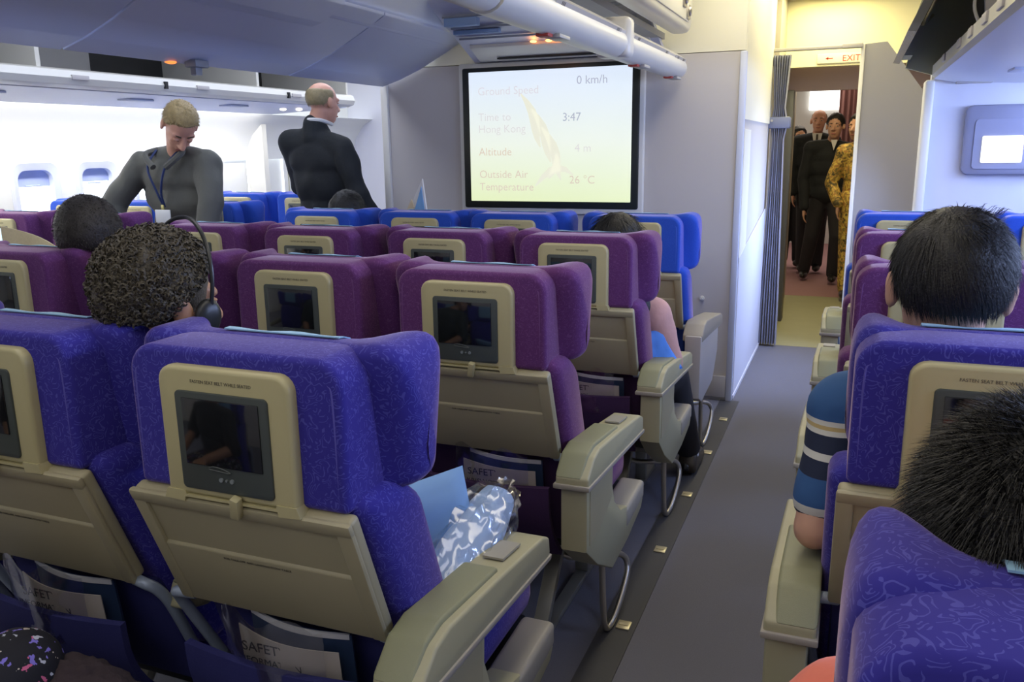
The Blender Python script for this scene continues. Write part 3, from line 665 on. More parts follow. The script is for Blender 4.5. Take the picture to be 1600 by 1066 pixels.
al = ['royal blue front aisle seat beside the grey bulkhead', 'royal blue front seat below the right half of the screen', 'royal blue front seat below the folded paper, left of the screen', 'royal blue front seat directly below the bald man in the suit']
for i in range(4): seat('royal', CX[i]-(.0, .03, -.02, -.02)[i], CY['A']+(0, 0, 0, -.02)[i], al[i], 'A%d' % i, arm=1 if i == 0 else None, armkind='front', mids=(-1,) if i < 3 else (), legs=(.1 if i in (0, 2) else None))
# left window block
LX = [-3.41, -3.93, -4.44]
seat('purple', LX[0], 2.98, 'purple seat just beyond the cropped dark head, left window side', 'L0', mids=(1, -1), legs=.1)
seat('purple', LX[1], 2.96, 'purple window-side seat at left edge with a glowing blue-white screen', 'L1', lit=True, mids=(-1,), legs=0)
lm = ['royal blue left window-side seat behind the grey-shirted man', 'royal blue left window-side middle seat beside the window wall, left of grey-shirted man', 'royal blue left window seat with pale screen frame, below the left windows']
for i in range(3): seat('royal', LX[i], 3.84, lm[i], 'M%d' % i, mids=(-1,) if i < 2 else (), legs=.05, lit=False)
ln = ['royal blue farther left window-side aisle seat just left of the bald man', 'royal blue farther left window-side middle seat right of the grey-shirted man', 'royal blue farther left window seat, farthest to the left']
for i in range(3): seat('royal', LX[i], 4.74, ln[i], 'N%d' % i, mids=(-1,) if i < 2 else (), legs=.05)
# right block
RX = [.215, .735]; RY = dict(E=.49, D=1.33, C=2.14, B=2.95, A=3.76)
rl = {'E': ['indigo', 'indigo seat filling the lower right corner, child sitting in it', None],
      'D': ['indigo', 'indigo seat of the man in the striped shirt, right of the aisle', 'indigo right-hand second seat beyond the right frame edge'],
      'C': ['purple', 'purple right-hand aisle seat just beyond the striped-shirt man', 'purple right-hand second seat at the right edge beside the man head'],
      'B': ['purple', 'purple right-hand aisle seat in the row behind the blue front row', 'purple right-hand second seat, farther, at right frame edge'],
      'A': ['royal', 'royal blue right-hand front aisle seat before the doorway partition', 'royal blue right-hand front seat with bright screen below the wall monitor']}
for k, (kd, l0, l1) in rl.items():
    seat(kd, RX[0], RY[k], l0, 'R'+k+'0', arm=-1, mids=(1,), legs=-.1, lit=(k == 'A' or k == 'B'), wing=.79)
    if l1: seat(kd, RX[1], RY[k], l1, 'R'+k+'1', mids=(), legs=0, lit=(k == 'A'), wing=.79)
seat('indigo', -1.36, .13, 'indigo seat at lower left under the lap in patterned black cloth', 'E1', legs=0)
for p in PROTO.values():   # drop the pattern copies, only placed seats stay
    for ch in [x for x in bpy.data.objects if x.parent == p]:
        for g in [x for x in bpy.data.objects if x.parent == ch]:
            for h in [x for x in bpy.data.objects if x.parent == g]: bpy.data.objects.remove(h)
            bpy.data.objects.remove(g)
        bpy.data.objects.remove(ch)
    bpy.data.objects.remove(p)
# ================================================================== PEOPLE
SKIN = mat('skin_light', (.58, .33, .22), .5, vary=.06, vscale=20)
SKIN2 = mat('skin_tan', (.46, .24, .13), .5, vary=.06, vscale=20)
SKIN3 = mat('skin_pink', (.62, .32, .22), .5, vary=.08, vscale=14)
def hairmat(name, c, sheen=.2): return mat(name, c, .55, bump=.5, bscale=260, vary=.35, vscale=60, sheen=sheen)
H_BLACK = hairmat('black_hair', (.0065, .006, .0055), 0); H_BROWN = hairmat('dark_curly_hair', (.060, .048, .026)); H_BLOND = hairmat('sandy_hair', (.30, .22, .09))
H_GREY = hairmat('grey_brown_hair', (.30, .24, .12)); H_DK = hairmat('very_dark_brown_hair', (.022, .018, .014), .05)
DENIM = mat('charcoal_trousers', (.02, .02, .025), .8); SHOE = mat('black_shoe', (.015, .014, .013), .35)
def cloth(name, c, **k): return mat(name, c, .8, bump=.35, bscale=60, sheen=.15, **k)

def hairline(y, kind):
    if kind == 'full': 
        pts = ((-1, -.72), (-.3, -.70), (.05, -.35), (.35, .05), (.62, .50), (1, .62))
    elif kind == 'long':
        pts = ((-1, -1.2), (-.1, -1.2), (.3, -.7), (.45, .2), (.7, .5), (1, .6))
    elif kind == 'short':
        pts = ((-1, -.62), (-.3, -.58), (.05, -.20), (.35, .10), (.62, .50), (1, .66))
    else:
        pts = ((-1, -.62), (-.3, -.55), (.1, -.15), (.3, .05), (.32, 9), (1, 9))
    for (a, za), (b, zb) in zip(pts, pts[1:]):
        if y <= b: return za+(zb-za)*(y-a)/(b-a)
    return pts[-1][1]
class Person:
    def __init__(s, label, base, skin, name='person', cat='person'):
        s.root = thing(name, label, cat, base); s.skin = skin; s.sk = MB(); s.hairpts = []
    def add(s, mb, name, m, par=None, **k):
        o = mb.build(name, m, s.root if par is None else par, **k)
        o.matrix_parent_inverse = Matrix.Translation(-V(s.root.location)) if par is None else Matrix()
        if par is not None: o.matrix_parent_inverse = Matrix()
        return o
    def head(s, c, yaw=0, pitch=0, roll=0, sc=1.0):
        """yaw 0 looks along +Y; yaw + turns left; pitch + looks up"""
        M = Matrix.Translation(V(c)) @ Euler((R(pitch), R(roll), R(yaw)), 'XYZ').to_matrix().to_4x4() @ Matrix.Scale(sc, 4)
        M = Matrix.Translation(V(c)) @ Matrix.Rotation(R(yaw), 4, 'Z') @ Matrix.Rotation(R(roll), 4, 'Y') @ Matrix.Rotation(R(pitch), 4, 'X') @ Matrix.Scale(sc, 4)
        s.M = M; k = s.sk
        k.ell((0, -.012, .03), (.075, .093, .083), m=M).ell((0, .025, -.03), (.062, .070, .085), m=M).ell((0, .040, -.082), (.042, .045, .035), m=M)
        k.cap((0, .085, .010), .009, (0, .112, -.030), .014, m=M, seg=10).ell((-.014, .100, -.034), (.009, .010, .008), m=M, seg=10).ell((.014, .100, -.034), (.009, .010, .008), m=M, seg=10)
        k.cap((-.045, .070, .022), .012, (.045, .070, .022), .012, m=M, seg=10)
        k.ell((-.036, .058, -.022), (.022, .022, .02), m=M, seg=12).ell((.036, .058, -.022), (.022, .022, .02), m=M, seg=12)
        k.ell((0, .088, -.062), (.022, .009, .006), m=M, seg=12).ell((0, .086, -.073), (.018, .010, .006), m=M, seg=12)
        for sx in (-1, 1):
            k.ell((sx*.079, -.008, -.008), (.010, .020, .030), rot=(12, 0, sx*-18), m=M, seg=14).ell((sx*.083, -.016, .006), (.007, .015, .022), rot=(12, 0, sx*-30), m=M, seg=12)
        return s
    def face(s, closed=False):
        EW = mat('eye_white', (.7, .68, .64), .3); EI = mat('eye_iris', (.04, .03, .02), .2)
        BR = mat('eyebrow', (.06, .045, .03), .8); LP = mat('lip', (.42, .15, .12), .5)
        for sx in (-1, 1):
            if closed:
                s.add(MB().ell((sx*.032, .078, .001), (.014, .012, .009), m=s.M, seg=12), 'eyelid', s.skin)
                s.add(MB().cap((sx*.022, .0875, -.004), .0012, (sx*.043, .084, -.004), .0012, m=s.M, seg=8), 'eyelash', BR)
            else:
                e_ = s.add(MB().ell((sx*.032, .0785, .000), (.0115, .009, .0055), m=s.M, seg=12), 'eye', EW)
                s.add(MB().ell((sx*.032, .0860, .0), (.0045, .0028, .0048), m=s.M, seg=10), 'iris', EI)
                s.add(MB().ell((sx*.032, .0775, .0055), (.0135, .0105, .0048), m=s.M, seg=12), 'eyelid', s.skin)
            mb = MB().cap((sx*.018, .086, .026), .004, (sx*.047, .074, .027), .003, m=s.M, seg=8); s.add(mb, 'eyebrow', BR)
        s.add(MB().ell((0, .0925, -.068), (.022, .006, .006), m=s.M, seg=12), 'mouth', LP)
    def hair(s, m, kind='short', infl=.012, disp=.006, dscale=70, strands=0, slen=.03, sw=.0009, spike=.5, curls=0, jit=.5):
        b = MB(); bm = bmesh.new(); bmesh.ops.create_uvsphere(bm, u_segments=48, v_segments=32, radius=1)
        rx, ry, rz = .075+infl, .093+infl*1.1, .083+infl*1.3; c0 = V((0, -.014, .030))
        for v in bm.verts:
            n = v.co.copy(); hl = hairline(n.y, kind); k = smst(hl-.08, hl+.10, n.z)
            if kind == 'bald' and n.z > .42: k *= 1-smst(.42, .60, n.z)
            low = -1 if n.z < 0 else 0
            w = .87+.13*k
            v.co = c0+V((n.x*rx*w, n.y*ry*w, n.z*rz*w))
            d = noise.noise(v.co*dscale)*disp*k; v.co += n*d
        bmesh.ops.transform(bm, matrix=s.M, verts=bm.verts); b._merge(bm)
        h = s.add(b, 'hair', m)
        rnd = random.Random(len(bpy.data.objects))
        N3 = s.M.to_3x3().normalized()
        vs, fs = [], []
        def sample():
            while True:
                z = rnd.uniform(-1, 1); a = rnd.uniform(0, 2*PI); r_ = math.sqrt(1-z*z); n = V((r_*math.cos(a), r_*math.sin(a), z))
                if n.z > hairline(n.y, kind)+.04 and not (kind == 'bald' and n.z > .5): return n
        for i in range(strands):
            n = sample(); p = c0+V((n.x*rx*.97, n.y*ry*.97, n.z*rz*.97))
            t = V((0, 0, -1)) if kind != 'crown' else V((0, 0, 1))
            whorl = V((-n.y*.4, n.x*.4+.0, 0))
            tang = (V((0, .35, -1))+whorl); tang = (tang-n*tang.dot(n)); tang.normalize()
            d = (n*spike+tang*(1-spike)+V((rnd.uniform(-1, 1), rnd.uniform(-1, 1), rnd.uniform(-1, 1)))*jit*.35).normalized()
            L = slen*rnd.uniform(.5, 1.15); side = d.cross(n+V((.01, .02, 0))).normalized()*sw*rnd.uniform(.7, 1.4); up = d.cross(side).normalized()*sw
            mid = p+d*L*.55+n*.0; tip = p+d*L+tang*L*.25+V((0, 0, -L*.12))
            b0 = len(vs)
            for q in (p-side, p+side, p+up): vs.append(s.M@q)
            for q in (mid-side*.8, mid+side*.8, mid+up*.8): vs.append(s.M@q)
            vs.append(s.M@tip)
            for k in range(3):
                k2 = (k+1) % 3; fs.append((b0+k, b0+k2, b0+3+k2, b0+3+k)); fs.append((b0+3+k, b0+3+k2, b0+6))
        for i in range(curls):
            n = sample(); p = c0+V((n.x*rx, n.y*ry, n.z*rz)); a = n.orthogonal().normalized(); bb = n.cross(a); ph = rnd.uniform(0, 6.28)
            r0 = rnd.uniform(.004, .008); L = rnd.uniform(.004, .012); K = 9; w = rnd.uniform(.0012, .0022); b0 = len(vs)
            for k in range(K):
                t_ = k/(K-1); an = ph+t_*7.5; cc = p+n*(L*t_*1.0-.002)+(a*math.cos(an)+bb*math.sin(an))*r0*(1-.3*t_)
                o1 = (a*math.cos(an)+bb*math.sin(an))*w
                for q in (cc+o1, cc-o1*.6+n*w, cc-o1*.6-n*w): vs.append(s.M@q)
            for k in range(K-1):
                for j in range(3):
                    j2 = (j+1) % 3; fs.append((b0+3*k+j, b0+3*k+j2, b0+3*k+3+j2, b0+3*k+3+j))
        if vs:
            me = bpy.data.meshes.new('hair_strands'); me.from_pydata([tuple(v) for v in vs], [], fs); me.materials.append(m)
            o = bpy.data.objects.new('hair_strands', me); COL.objects.link(o); o.parent = h; o['kind'] = 'stuff'
        return h
    def torso(s, mb, shL, shR, pel, yaw=0, infl=0, slim=1.0, collar=None):
        shL, shR, pel = V(shL), V(shR), V(pel); top = (shL+shR)/2
        hw = (shR-shL).length/2
        mb.cap(shL, .058+infl, shR, .058+infl)
        ax = pel-top
        pit = math.degrees(math.atan2((Matrix.Rotation(-R(yaw), 3, 'Z')@ax).y, -ax.z))
        for t_, rx, ry, rz in ((.16, hw*1.02, .098, .12), (.42, hw*.94*slim, .108, .15), (.72, hw*.84*slim, .105, .14), (1.0, hw*.92*slim, .118, .12)):
            c = top+ax*t_; mb.ell(c, (rx+infl, ry+infl, rz+infl), rot=(pit*0, 0, yaw))
        for sh in (shL, shR):
            mb.cap(sh+V((0, 0, .005)), .055+infl, top+V((0, 0, .045)), .055+infl*.5)
        return mb
    def neck(s, base, r=.052):
        s.sk.cap(tuple(s.M@V((0, -.022, -.05))), .052, base, r)
    def limb(s, mb, pts, rs, infl=0):
        for a, b, ra, rb in zip(pts, pts[1:], rs, rs[1:]): mb.cap(a, ra+infl, b, rb+infl)
        return mb
    def hand(s, wrist, d, n, side=1, curl=.5, sc=1.0):
        """five fingers; d = finger direction, n = back-of-hand normal"""
        w = V(wrist); d = V(d).normalized(); n = V(n); n = (n-d*n.dot(d)).normalized(); x = d.cross(n)*side
        k = s.sk
        for q in (-.028, -.010, .009, .026): k.cap(w, .020*sc, w+(d*.085+x*q)*sc, .0125*sc, seg=8)
        for q, L in ((-.031, .060), (-.0105, .072), (.010, .078), (.030, .070)):
            p = w+(d*.085+x*q)*sc; dd = d
            for seg_, l in enumerate((.42, .32, .26)):
                dd = (dd-n*curl*(.35+.25*seg_)).normalized(); p2 = p+dd*L*l*sc; k.cap(p, (.0088-.0008*seg_)*sc, p2, (.0080-.0008*seg_)*sc, seg=8); p = p2
        p = w+(d*.028+x*.026)*sc
        for l, dd in ((.040, d*.6+x*.75-n*.2), (.030, d*.9+x*.35-n*.45)): p2 = p+V(dd).normalized()*l*sc; k.cap(p, .012*sc, p2, .0095*sc, seg=8); p = p2
    def finish(s, vox=.006, sm=4):
        return s.add(s.sk, 'body', s.skin, remesh=vox, sm=sm)

def shirtmat_striped():
    m = bpy.data.materials.new('striped_polo'); m.use_nodes = True; nt = m.node_tree; b = nt.nodes['Principled BSDF']; b.inputs['Roughness'].default_value = .85
    tc = nt.nodes.new('ShaderNodeTexCoord'); sx = nt.nodes.new('ShaderNodeSeparateXYZ'); nt.links.new(tc.outputs['Object'], sx.inputs[0])
    cr = nt.nodes.new('ShaderNodeValToRGB'); cr.color_ramp.interpolation = 'CONSTANT'
    mr = nt.nodes.new('ShaderNodeMapRange'); mr.inputs[1].default_value = .60; mr.inputs[2].default_value = 1.05
    md = nt.nodes.new('ShaderNodeMath'); md.operation = 'MULTIPLY'; md.inputs[1].default_value = .5; nt.links.new(sx.outputs[1], md.inputs[0])
    nt.links.new(sx.outputs[2], mr.inputs[0]); nt.links.new(mr.outputs[0], cr.inputs[0]); nt.links.new(cr.outputs[0], b.inputs['Base Color'])
    navy = (.012, .02, .05, 1); blue = (.03, .10, .26, 1); wh = (.62, .62, .55, 1); tan = (.5, .38, .16, 1)
    e = cr.color_ramp.elements; e[0].position = 0; e[0].color = navy; e[1].position = .20; e[1].color = navy
    def pos(z): return (z-.60)/.45
    for z, c in ((.735, wh), (.75, blue), (.80, navy), (.830, wh), (.842, navy), (.872, wh), (.880, tan), (.888, wh), (.896, blue)): k = e.new(pos(z)); k.color = c
    return m

# --- man in the grey shirt, leaning over the left seats, looking down
p = Person('man in grey shirt with lanyard and badge, bending his head down over the left seats', (-3.33, 3.52, 0), SKIN3)
p.head((-3.135, 3.40, 1.500), yaw=240, pitch=-58, roll=-4); p.face(True); p.neck((-3.25, 3.50, 1.36), .060)
shL, shR = (-3.50, 3.50, 1.315), (-3.07, 3.50, 1.315); pel = (-3.30, 3.60, .93)
armA = [shL, (-3.66, 3.44, 1.12), (-3.68, 3.36, .93)]; armB = [shR, (-3.015, 3.44, 1.12), (-3.03, 3.36, .92)]
p.torso(p.sk, shL, shR, pel, 0, -.015)
for a in (armA, armB): p.limb(p.sk, a, (.045, .038, .028))
p.hand(armA[2], (0, -.4, -1), (-.3, -1, .2), 1); p.hand(armB[2], (0, -.4, -1), (.3, -1, .2), -1)
p.limb(p.sk, [(-3.39, 3.6, .9), (-3.40, 3.56, .5), (-3.40, 3.58, .08)], (.07, .05, .035)); p.limb(p.sk, [(-3.21, 3.6, .9), (-3.22, 3.56, .5), (-3.22, 3.58, .08)], (.07, .05, .035))
p.finish(); p.hair(H_BLOND, 'short', .008, .003, 60, strands=1500, slen=.012, spike=.6)
mb = MB(); p.torso(mb, shL, shR, pel, 0, .008, 1.12)
p.limb(mb, armA, (.060, .055, .042), .010); p.limb(mb, armB, (.060, .055, .042), .010)
SH = cloth('grey_shirt', (.105, .108, .095), vary=.12, vscale=9)
sh = p.add(mb, 'shirt', SH, remesh=.010, sm=5, disp=.016, dscale=10)
for q in ([(-3.36, 3.47, 1.385), (-3.38, 3.40, 1.36), (-3.31, 3.375, 1.30)], [(-3.19, 3.47, 1.385), (-3.155, 3.40, 1.36), (-3.23, 3.375, 1.30)]): p.add(MB().tube(q, .016, 8), 'collar', SH)
mb = MB().tube([(-3.35, 3.45, 1.385), (-3.345, 3.372, 1.30), (-3.315, 3.385, 1.18), (-3.305, 3.415, 1.10)], .006, 6).tube([(-3.20, 3.45, 1.385), (-3.23, 3.372, 1.30), (-3.285, 3.385, 1.18), (-3.30, 3.415, 1.10)], .006, 6)
p.add(mb, 'lanyard', mat('navy_lanyard', (.02, .04, .14), .6))
bd = p.add(MB().box((-3.355, 3.40, 1.005), (-3.255, 3.406, 1.085), .004), 'badge', mat('white_badge', (.75, .78, .80), .3))
p.add(MB().box((-3.314, 3.402, 1.08), (-3.296, 3.410, 1.11), .003), 'badge_clip', mat('brass_clip', (.6, .52, .2), .3, .6))
mb = MB(); p.limb(mb, [(-3.39, 3.62, .93), (-3.40, 3.56, .5), (-3.40, 3.58, .06)], (.10, .075, .06)); p.limb(mb, [(-3.21, 3.62, .93), (-3.22, 3.56, .5), (-3.22, 3.58, .06)], (.10, .075, .06)); mb.ell((-3.30, 3.62, .93), (.17, .12, .10))
p.add(mb, 'trousers', DENIM, remesh=.012, sm=3)
for x in (-3.40, -3.22): p.add(MB().ell((x, 3.52, .035), (.045, .13, .04)), 'shoe', SHOE)

# --- bald man in dark suit seen from behind
p = Person('bald man in dark suit standing with his back to us in the left aisle', (-2.90, 4.32, 0), SKIN3)
p.head((-2.905, 4.32, 1.640), yaw=-16, pitch=-4, roll=0); p.face(); p.neck((-2.95, 4.30, 1.50), .062)
shL, shR = (-3.115, 4.27, 1.425), (-2.755, 4.27, 1.375); pel = (-2.91, 4.34, .90)
aL = [shL, (-3.125, 4.36, 1.17), (-3.00, 4.55, 1.16)]; aR = [shR, (-2.665, 4.26, 1.13), (-2.62, 4.38, .92)]
p.torso(p.sk, shL, shR, pel, 0, -.015)
for a in (aL, aR): p.limb(p.sk, a, (.045, .038, .028))
p.hand(aR[2], (.0, .3, -1), (1, 0, 0), 1); p.hand(aL[2], (1, .3, .1), (0, 1, 0), 1)
for x in (-3.0, -2.82): p.limb(p.sk, [(x, 4.34, .88), (x, 4.33, .5), (x, 4.34, .08)], (.07, .05, .035))
p.finish(); p.hair(H_GREY, 'bald', .004, .002, 60, strands=1200, slen=.012, spike=.35, sw=.0007)
mb = MB(); p.torso(mb, shL, shR, pel, 0, .012, 1.10)
p.limb(mb, aL, (.062, .055, .045), .008); p.limb(mb, aR, (.062, .056, .046), .008)
mb.cap((-2.95, 4.29, 1.44), .095, (-2.945, 4.275, 1.505), .072)
SUIT = mat('dark_suit', (.010, .013, .016), .85, bump=.3, bscale=60, vary=.2, vscale=7)
p.add(mb, 'jacket', SUIT, remesh=.010, sm=6, disp=.016, dscale=9)
p.add(MB().tube([(-2.995, 4.35, 1.515), (-3.0, 4.28, 1.535), (-2.945, 4.228, 1.545), (-2.885, 4.265, 1.54), (-2.875, 4.35, 1.52)], .012, 8), 'shirt_collar', mat('white_collar', (.7, .7, .68), .7))
mb = MB()
for x in (-3.0, -2.82): p.limb(mb, [(x, 4.36, .90), (x, 4.33, .5), (x, 4.34, .06)], (.10, .075, .06))
p.add(mb, 'trousers', DENIM, remesh=.014, sm=3)
for x in (-3.0, -2.82): p.add(MB().ell((x, 4.40, .035), (.045, .13, .04)), 'shoe', SHOE)

def seated(label, skin, hd, yaw, pitch, roll, shL, shR, pel, armL, armR, hairm, hk, top, topname='shirt', legs=None, sc=1.0, vox=.006, hands=True, legm=None, sleeve=1.0, ar=.056):
    p = Person(label, (pel[0], pel[1], 0), skin)
    p.head(hd, yaw, pitch, roll, sc); p.face()
    mid = (V(shL)+V(shR))/2; p.neck(tuple(mid+V((0, 0, .045))), .054)
    p.torso(p.sk, shL, shR, pel, yaw*0, -.015)
    for a in (armL, armR): p.limb(p.sk, [shL if a is armL else shR]+list(a), (.044, .038, .028))
    if hands:
        for a, sd in ((armL, -1), (armR, 1)): d = V(a[1])-V(a[0]); p.hand(a[1], d, (0, 0, 1), sd, .5, sc)
    legs = legs or [[(pel[0]+sx*.09, pel[1]+.02, pel[2]-.02), (pel[0]+sx*.11, pel[1]+.42, .54), (pel[0]+sx*.11, pel[1]+.38, .09)] for sx in (-1, 1)]
    for l in legs: p.limb(p.sk, l, (.065, .05, .035))
    p.finish(vox); h = p.hair(hairm, **hk)
    mb = MB(); p.torso(mb, shL, shR, pel, 0, .010, 1.05)
    for a_, b_ in ((shL, armL[0]), (shR, armR[0])): p.limb(mb, [a_, tuple(V(a_).lerp(V(b_), sleeve))], (ar, ar-.004), .008)
    p.top = p.add(mb, topname, top, remesh=.010, sm=5, disp=.006, dscale=12)
    mb = MB()
    for l in legs: p.limb(mb, l, (.088, .072, .055))
    mb.ell(pel, (.16, .13, .11)); p.add(mb, 'trousers', legm or DENIM, remesh=.012, sm=3)
    for l in legs: a = V(l[-1]); p.add(MB().ell((a.x, a.y+.06, .042), (.042, .125, .04)), 'shoe', SHOE)
    return p
# --- curly-haired man with headset
p = seated('man with dark curly hair wearing a headset, in the second indigo seat', SKIN2, (-1.140, 1.150, 1.115), -16, -6, 3, (-1.47, 1.25, .93), (-1.13, 1.22, .93), (-1.36, 1.32, .54),
    [(-1.53, 1.34, .72), (-1.44, 1.58, .66)], [(-1.09, 1.34, .70), (-1.20, 1.58, .66)], H_BROWN,
    dict(kind='short', infl=.014, disp=.012, dscale=38, curls=2600), cloth('dark_green_shirt', (.03, .045, .04)))
M_ = p.M
HS = mat('headset_black', (.02, .022, .022), .35)
mb = MB().tube([M_@V((math.cos(a)*.104, .042-.01*abs(math.cos(a)), .03+math.sin(a)*.122)) for a in [R(-12+204*i/12) for i in range(13)]], .0038, 8)
hs = thing('headset', 'black headset worn by the curly-haired man', 'headset', (-1.36, 1.32, 0)); 
def wadd(mb, name, m, root):
    o = mb.build(name, m, root); o.matrix_parent_inverse = Matrix.Translation(-V(root.location)); return o
wadd(mb, 'headband', HS, hs)
wadd(MB().ell((.096, .030, -.015), (.014, .026, .034), m=M_), 'ear_pad', HS, hs); wadd(MB().ell((-.096, .030, -.015), (.014, .026, .034), m=M_), 'ear_pad', HS, hs)
wadd(MB().tube([M_@V(q) for q in ((.098, .04, -.03), (.092, .075, -.07), (.07, .11, -.085))], .003, 6), 'microphone_boom', HS, hs)
# --- short-haired man reading a newspaper
p = seated('man with short dark cropped hair behind the newspaper, left side', SKIN2, (-2.235, 1.985, 1.105), 38, -6, 0, (-2.50, 2.10, .92), (-2.14, 2.12, .92), (-2.36, 2.18, .54),
    [(-2.60, 2.22, .74), (-2.62, 2.42, .90)], [(-2.08, 2.24, .72), (-2.25, 2.45, .86)], H_DK, dict(kind='short', infl=.014, disp=.003, dscale=50, strands=2500, slen=.009, spike=.7), cloth('dark_navy_shirt', (.02, .025, .05)), sc=1.1)
nw = MB().grid([[(-3.18+.045*k, 2.40+.03*math.sin(k*.5), .92+.0*k+(.175-.011*k)*t_) for k in range(11)] for t_ in (0, .25, .5, .75, 1)], thick=.003)
tag(nw.build('newspaper', mat('beige_newsprint', (.52, .44, .27), .8, vary=.12, vscale=90)), 'beige newspaper held open in front of the short-haired man', 'newspaper')
# --- small head in front row
seated('seated person, only dark hair visible in front of the bald man', SKIN2, (-2.40, 3.74, 1.045), 0, 0, 0, (-2.58, 3.80, .86), (-2.24, 3.80, .86), (-2.42, 3.84, .54),
    [(-2.64, 3.9, .68), (-2.56, 4.1, .64)], [(-2.20, 3.9, .68), (-2.28, 4.1, .64)], H_BLACK, dict(kind='full', infl=.014, disp=.004, dscale=50, strands=1200, slen=.02, spike=.3), cloth('black_top', (.02, .02, .02)), vox=.009)
# --- woman in pink leaning into the aisle
p = seated('woman with long black hair in pink top, leaning toward the aisle in third row', SKIN3, (-.775, 2.925, 1.015), 6, -14, 8, (-.93, 2.99, .80), (-.635, 2.95, .775), (-.84, 2.98, .53),
    [(-.99, 3.08, .66), (-.90, 3.30, .60)], [(-.590, 2.99, .60), (-.68, 3.22, .585)], H_BLACK, dict(kind='long', infl=.014, disp=.004, dscale=40, strands=1500, slen=.06, spike=.1, jit=.3), cloth('dusty_pink_top', (.60, .34, .30)),
    legs=[[(-.93, 3.0, .51), (-.92, 3.34, .52), (-.92, 3.36, .09)], [(-.73, 3.0, .51), (-.63, 3.28, .47), (-.580, 3.43, .12)]])
mb = MB().cap((-.76, 2.87, 1.0), .075, (-.71, 2.90, .86), .055).cap((-.71, 2.90, .86), .055, (-.65, 2.92, .775), .028)
p.add(mb, 'long_hair', H_BLACK, remesh=.007, sm=3)
p.add(MB().cap((-.578, 3.43, .13), .044, (-.575, 3.435, .085), .042), 'sock', mat('white_sock', (.75, .78, .85), .8))
p.add(MB().prism([(3.39, .012), (3.61, .012), (3.625, .04), (3.58, .075), (3.48, .10), (3.40, .10), (3.375, .05)], -.612, -.535, 'x', bev=.022, seg=3), 'sandal', mat('dark_brown_shoe', (.05, .04, .03), .4))
# --- man in striped polo (right of the aisle)
pol = shirtmat_striped()
p = seated('man with thick black hair in blue striped polo shirt, seated right of the aisle', SKIN, (.162, 1.575, 1.135), 0, -3, 2, (.012, 1.58, .905), (.39, 1.60, .93), (.215, 1.68, .54),
    [(-.022, 1.50, .70), (.015, 1.76, .655)], [(.46, 1.70, .70), (.36, 1.92, .66)], H_BLACK, dict(kind='short', infl=.009, disp=.004, dscale=30, strands=9000, slen=.026, spike=.10, sw=.0006, jit=.4), pol, sc=1.10, sleeve=.74, ar=.050)
p.add(MB().tube([(.09, 1.62, 1.02), (.10, 1.55, 1.035), (.17, 1.515, 1.04), (.245, 1.55, 1.035), (.255, 1.62, 1.02)], .013, 8), 'collar', mat('blue_collar', (.03, .10, .26), .8))
# loose tuft on his crown
vs, fs = [], []
rnd = random.Random(3)
for i in range(36):
    a = R(rnd.uniform(-40, 80)); b0 = len(vs); base = p.M@V((.02+rnd.uniform(-.02, .03), -.04+rnd.uniform(-.03, .03), .115)); d = V((rnd.uniform(.1, .9), rnd.uniform(-.4, .2), rnd.uniform(.1, .6))).normalized(); L = rnd.uniform(.010, .026)
    for q, w in ((base, .0006), (base+d*L*.6+V((0, 0, .004)), .0005)):
        vs += [q+V((w, 0, 0)), q+V((0, w, 0)), q+V((0, 0, w))]
    vs.append(base+d*L+V((0, 0, -.002)))
    for k in range(3): fs += [(b0+k, b0+(k+1) % 3, b0+3+(k+1) % 3, b0+3+k), (b0+3+k, b0+3+(k+1) % 3, b0+6)]
me = bpy.data.meshes.new('stray_hair'); me.from_pydata([tuple(v) for v in vs], [], fs); me.materials.append(H_BLACK)
o = bpy.data.objects.new('stray_hair', me); COL.objects.link(o); o.parent = p.root; o.matrix_parent_inverse = Matrix.Translation(-V(p.root.location)); o['kind'] = 'stuff'
# --- child with spiky black hair and coral shirt (lower right)
seated('child with short spiky black hair in coral shirt, in the lower right seat', SKIN, (.158, .735, 1.045), 0, 0, 0, (.035, .75, .838), (.30, .77, .845), (.20, .86, .54),
    [(-.035, .80, .745), (-.02, 1.02, .66)], [(.37, .86, .70), (.32, 1.06, .66)], H_BLACK, dict(kind='full', infl=.016, disp=.004, dscale=50, strands=16000, slen=.026, spike=.72, sw=.00045, jit=.8), cloth('coral_shirt', (.80, .20, .13)), sc=.98,
    legs=[[(.12, .88, .52), (.10, 1.16, .54), (.10, 1.16, .20)], [(.28, .88, .52), (.30, 1.16, .54), (.30, 1.16, .20)]])
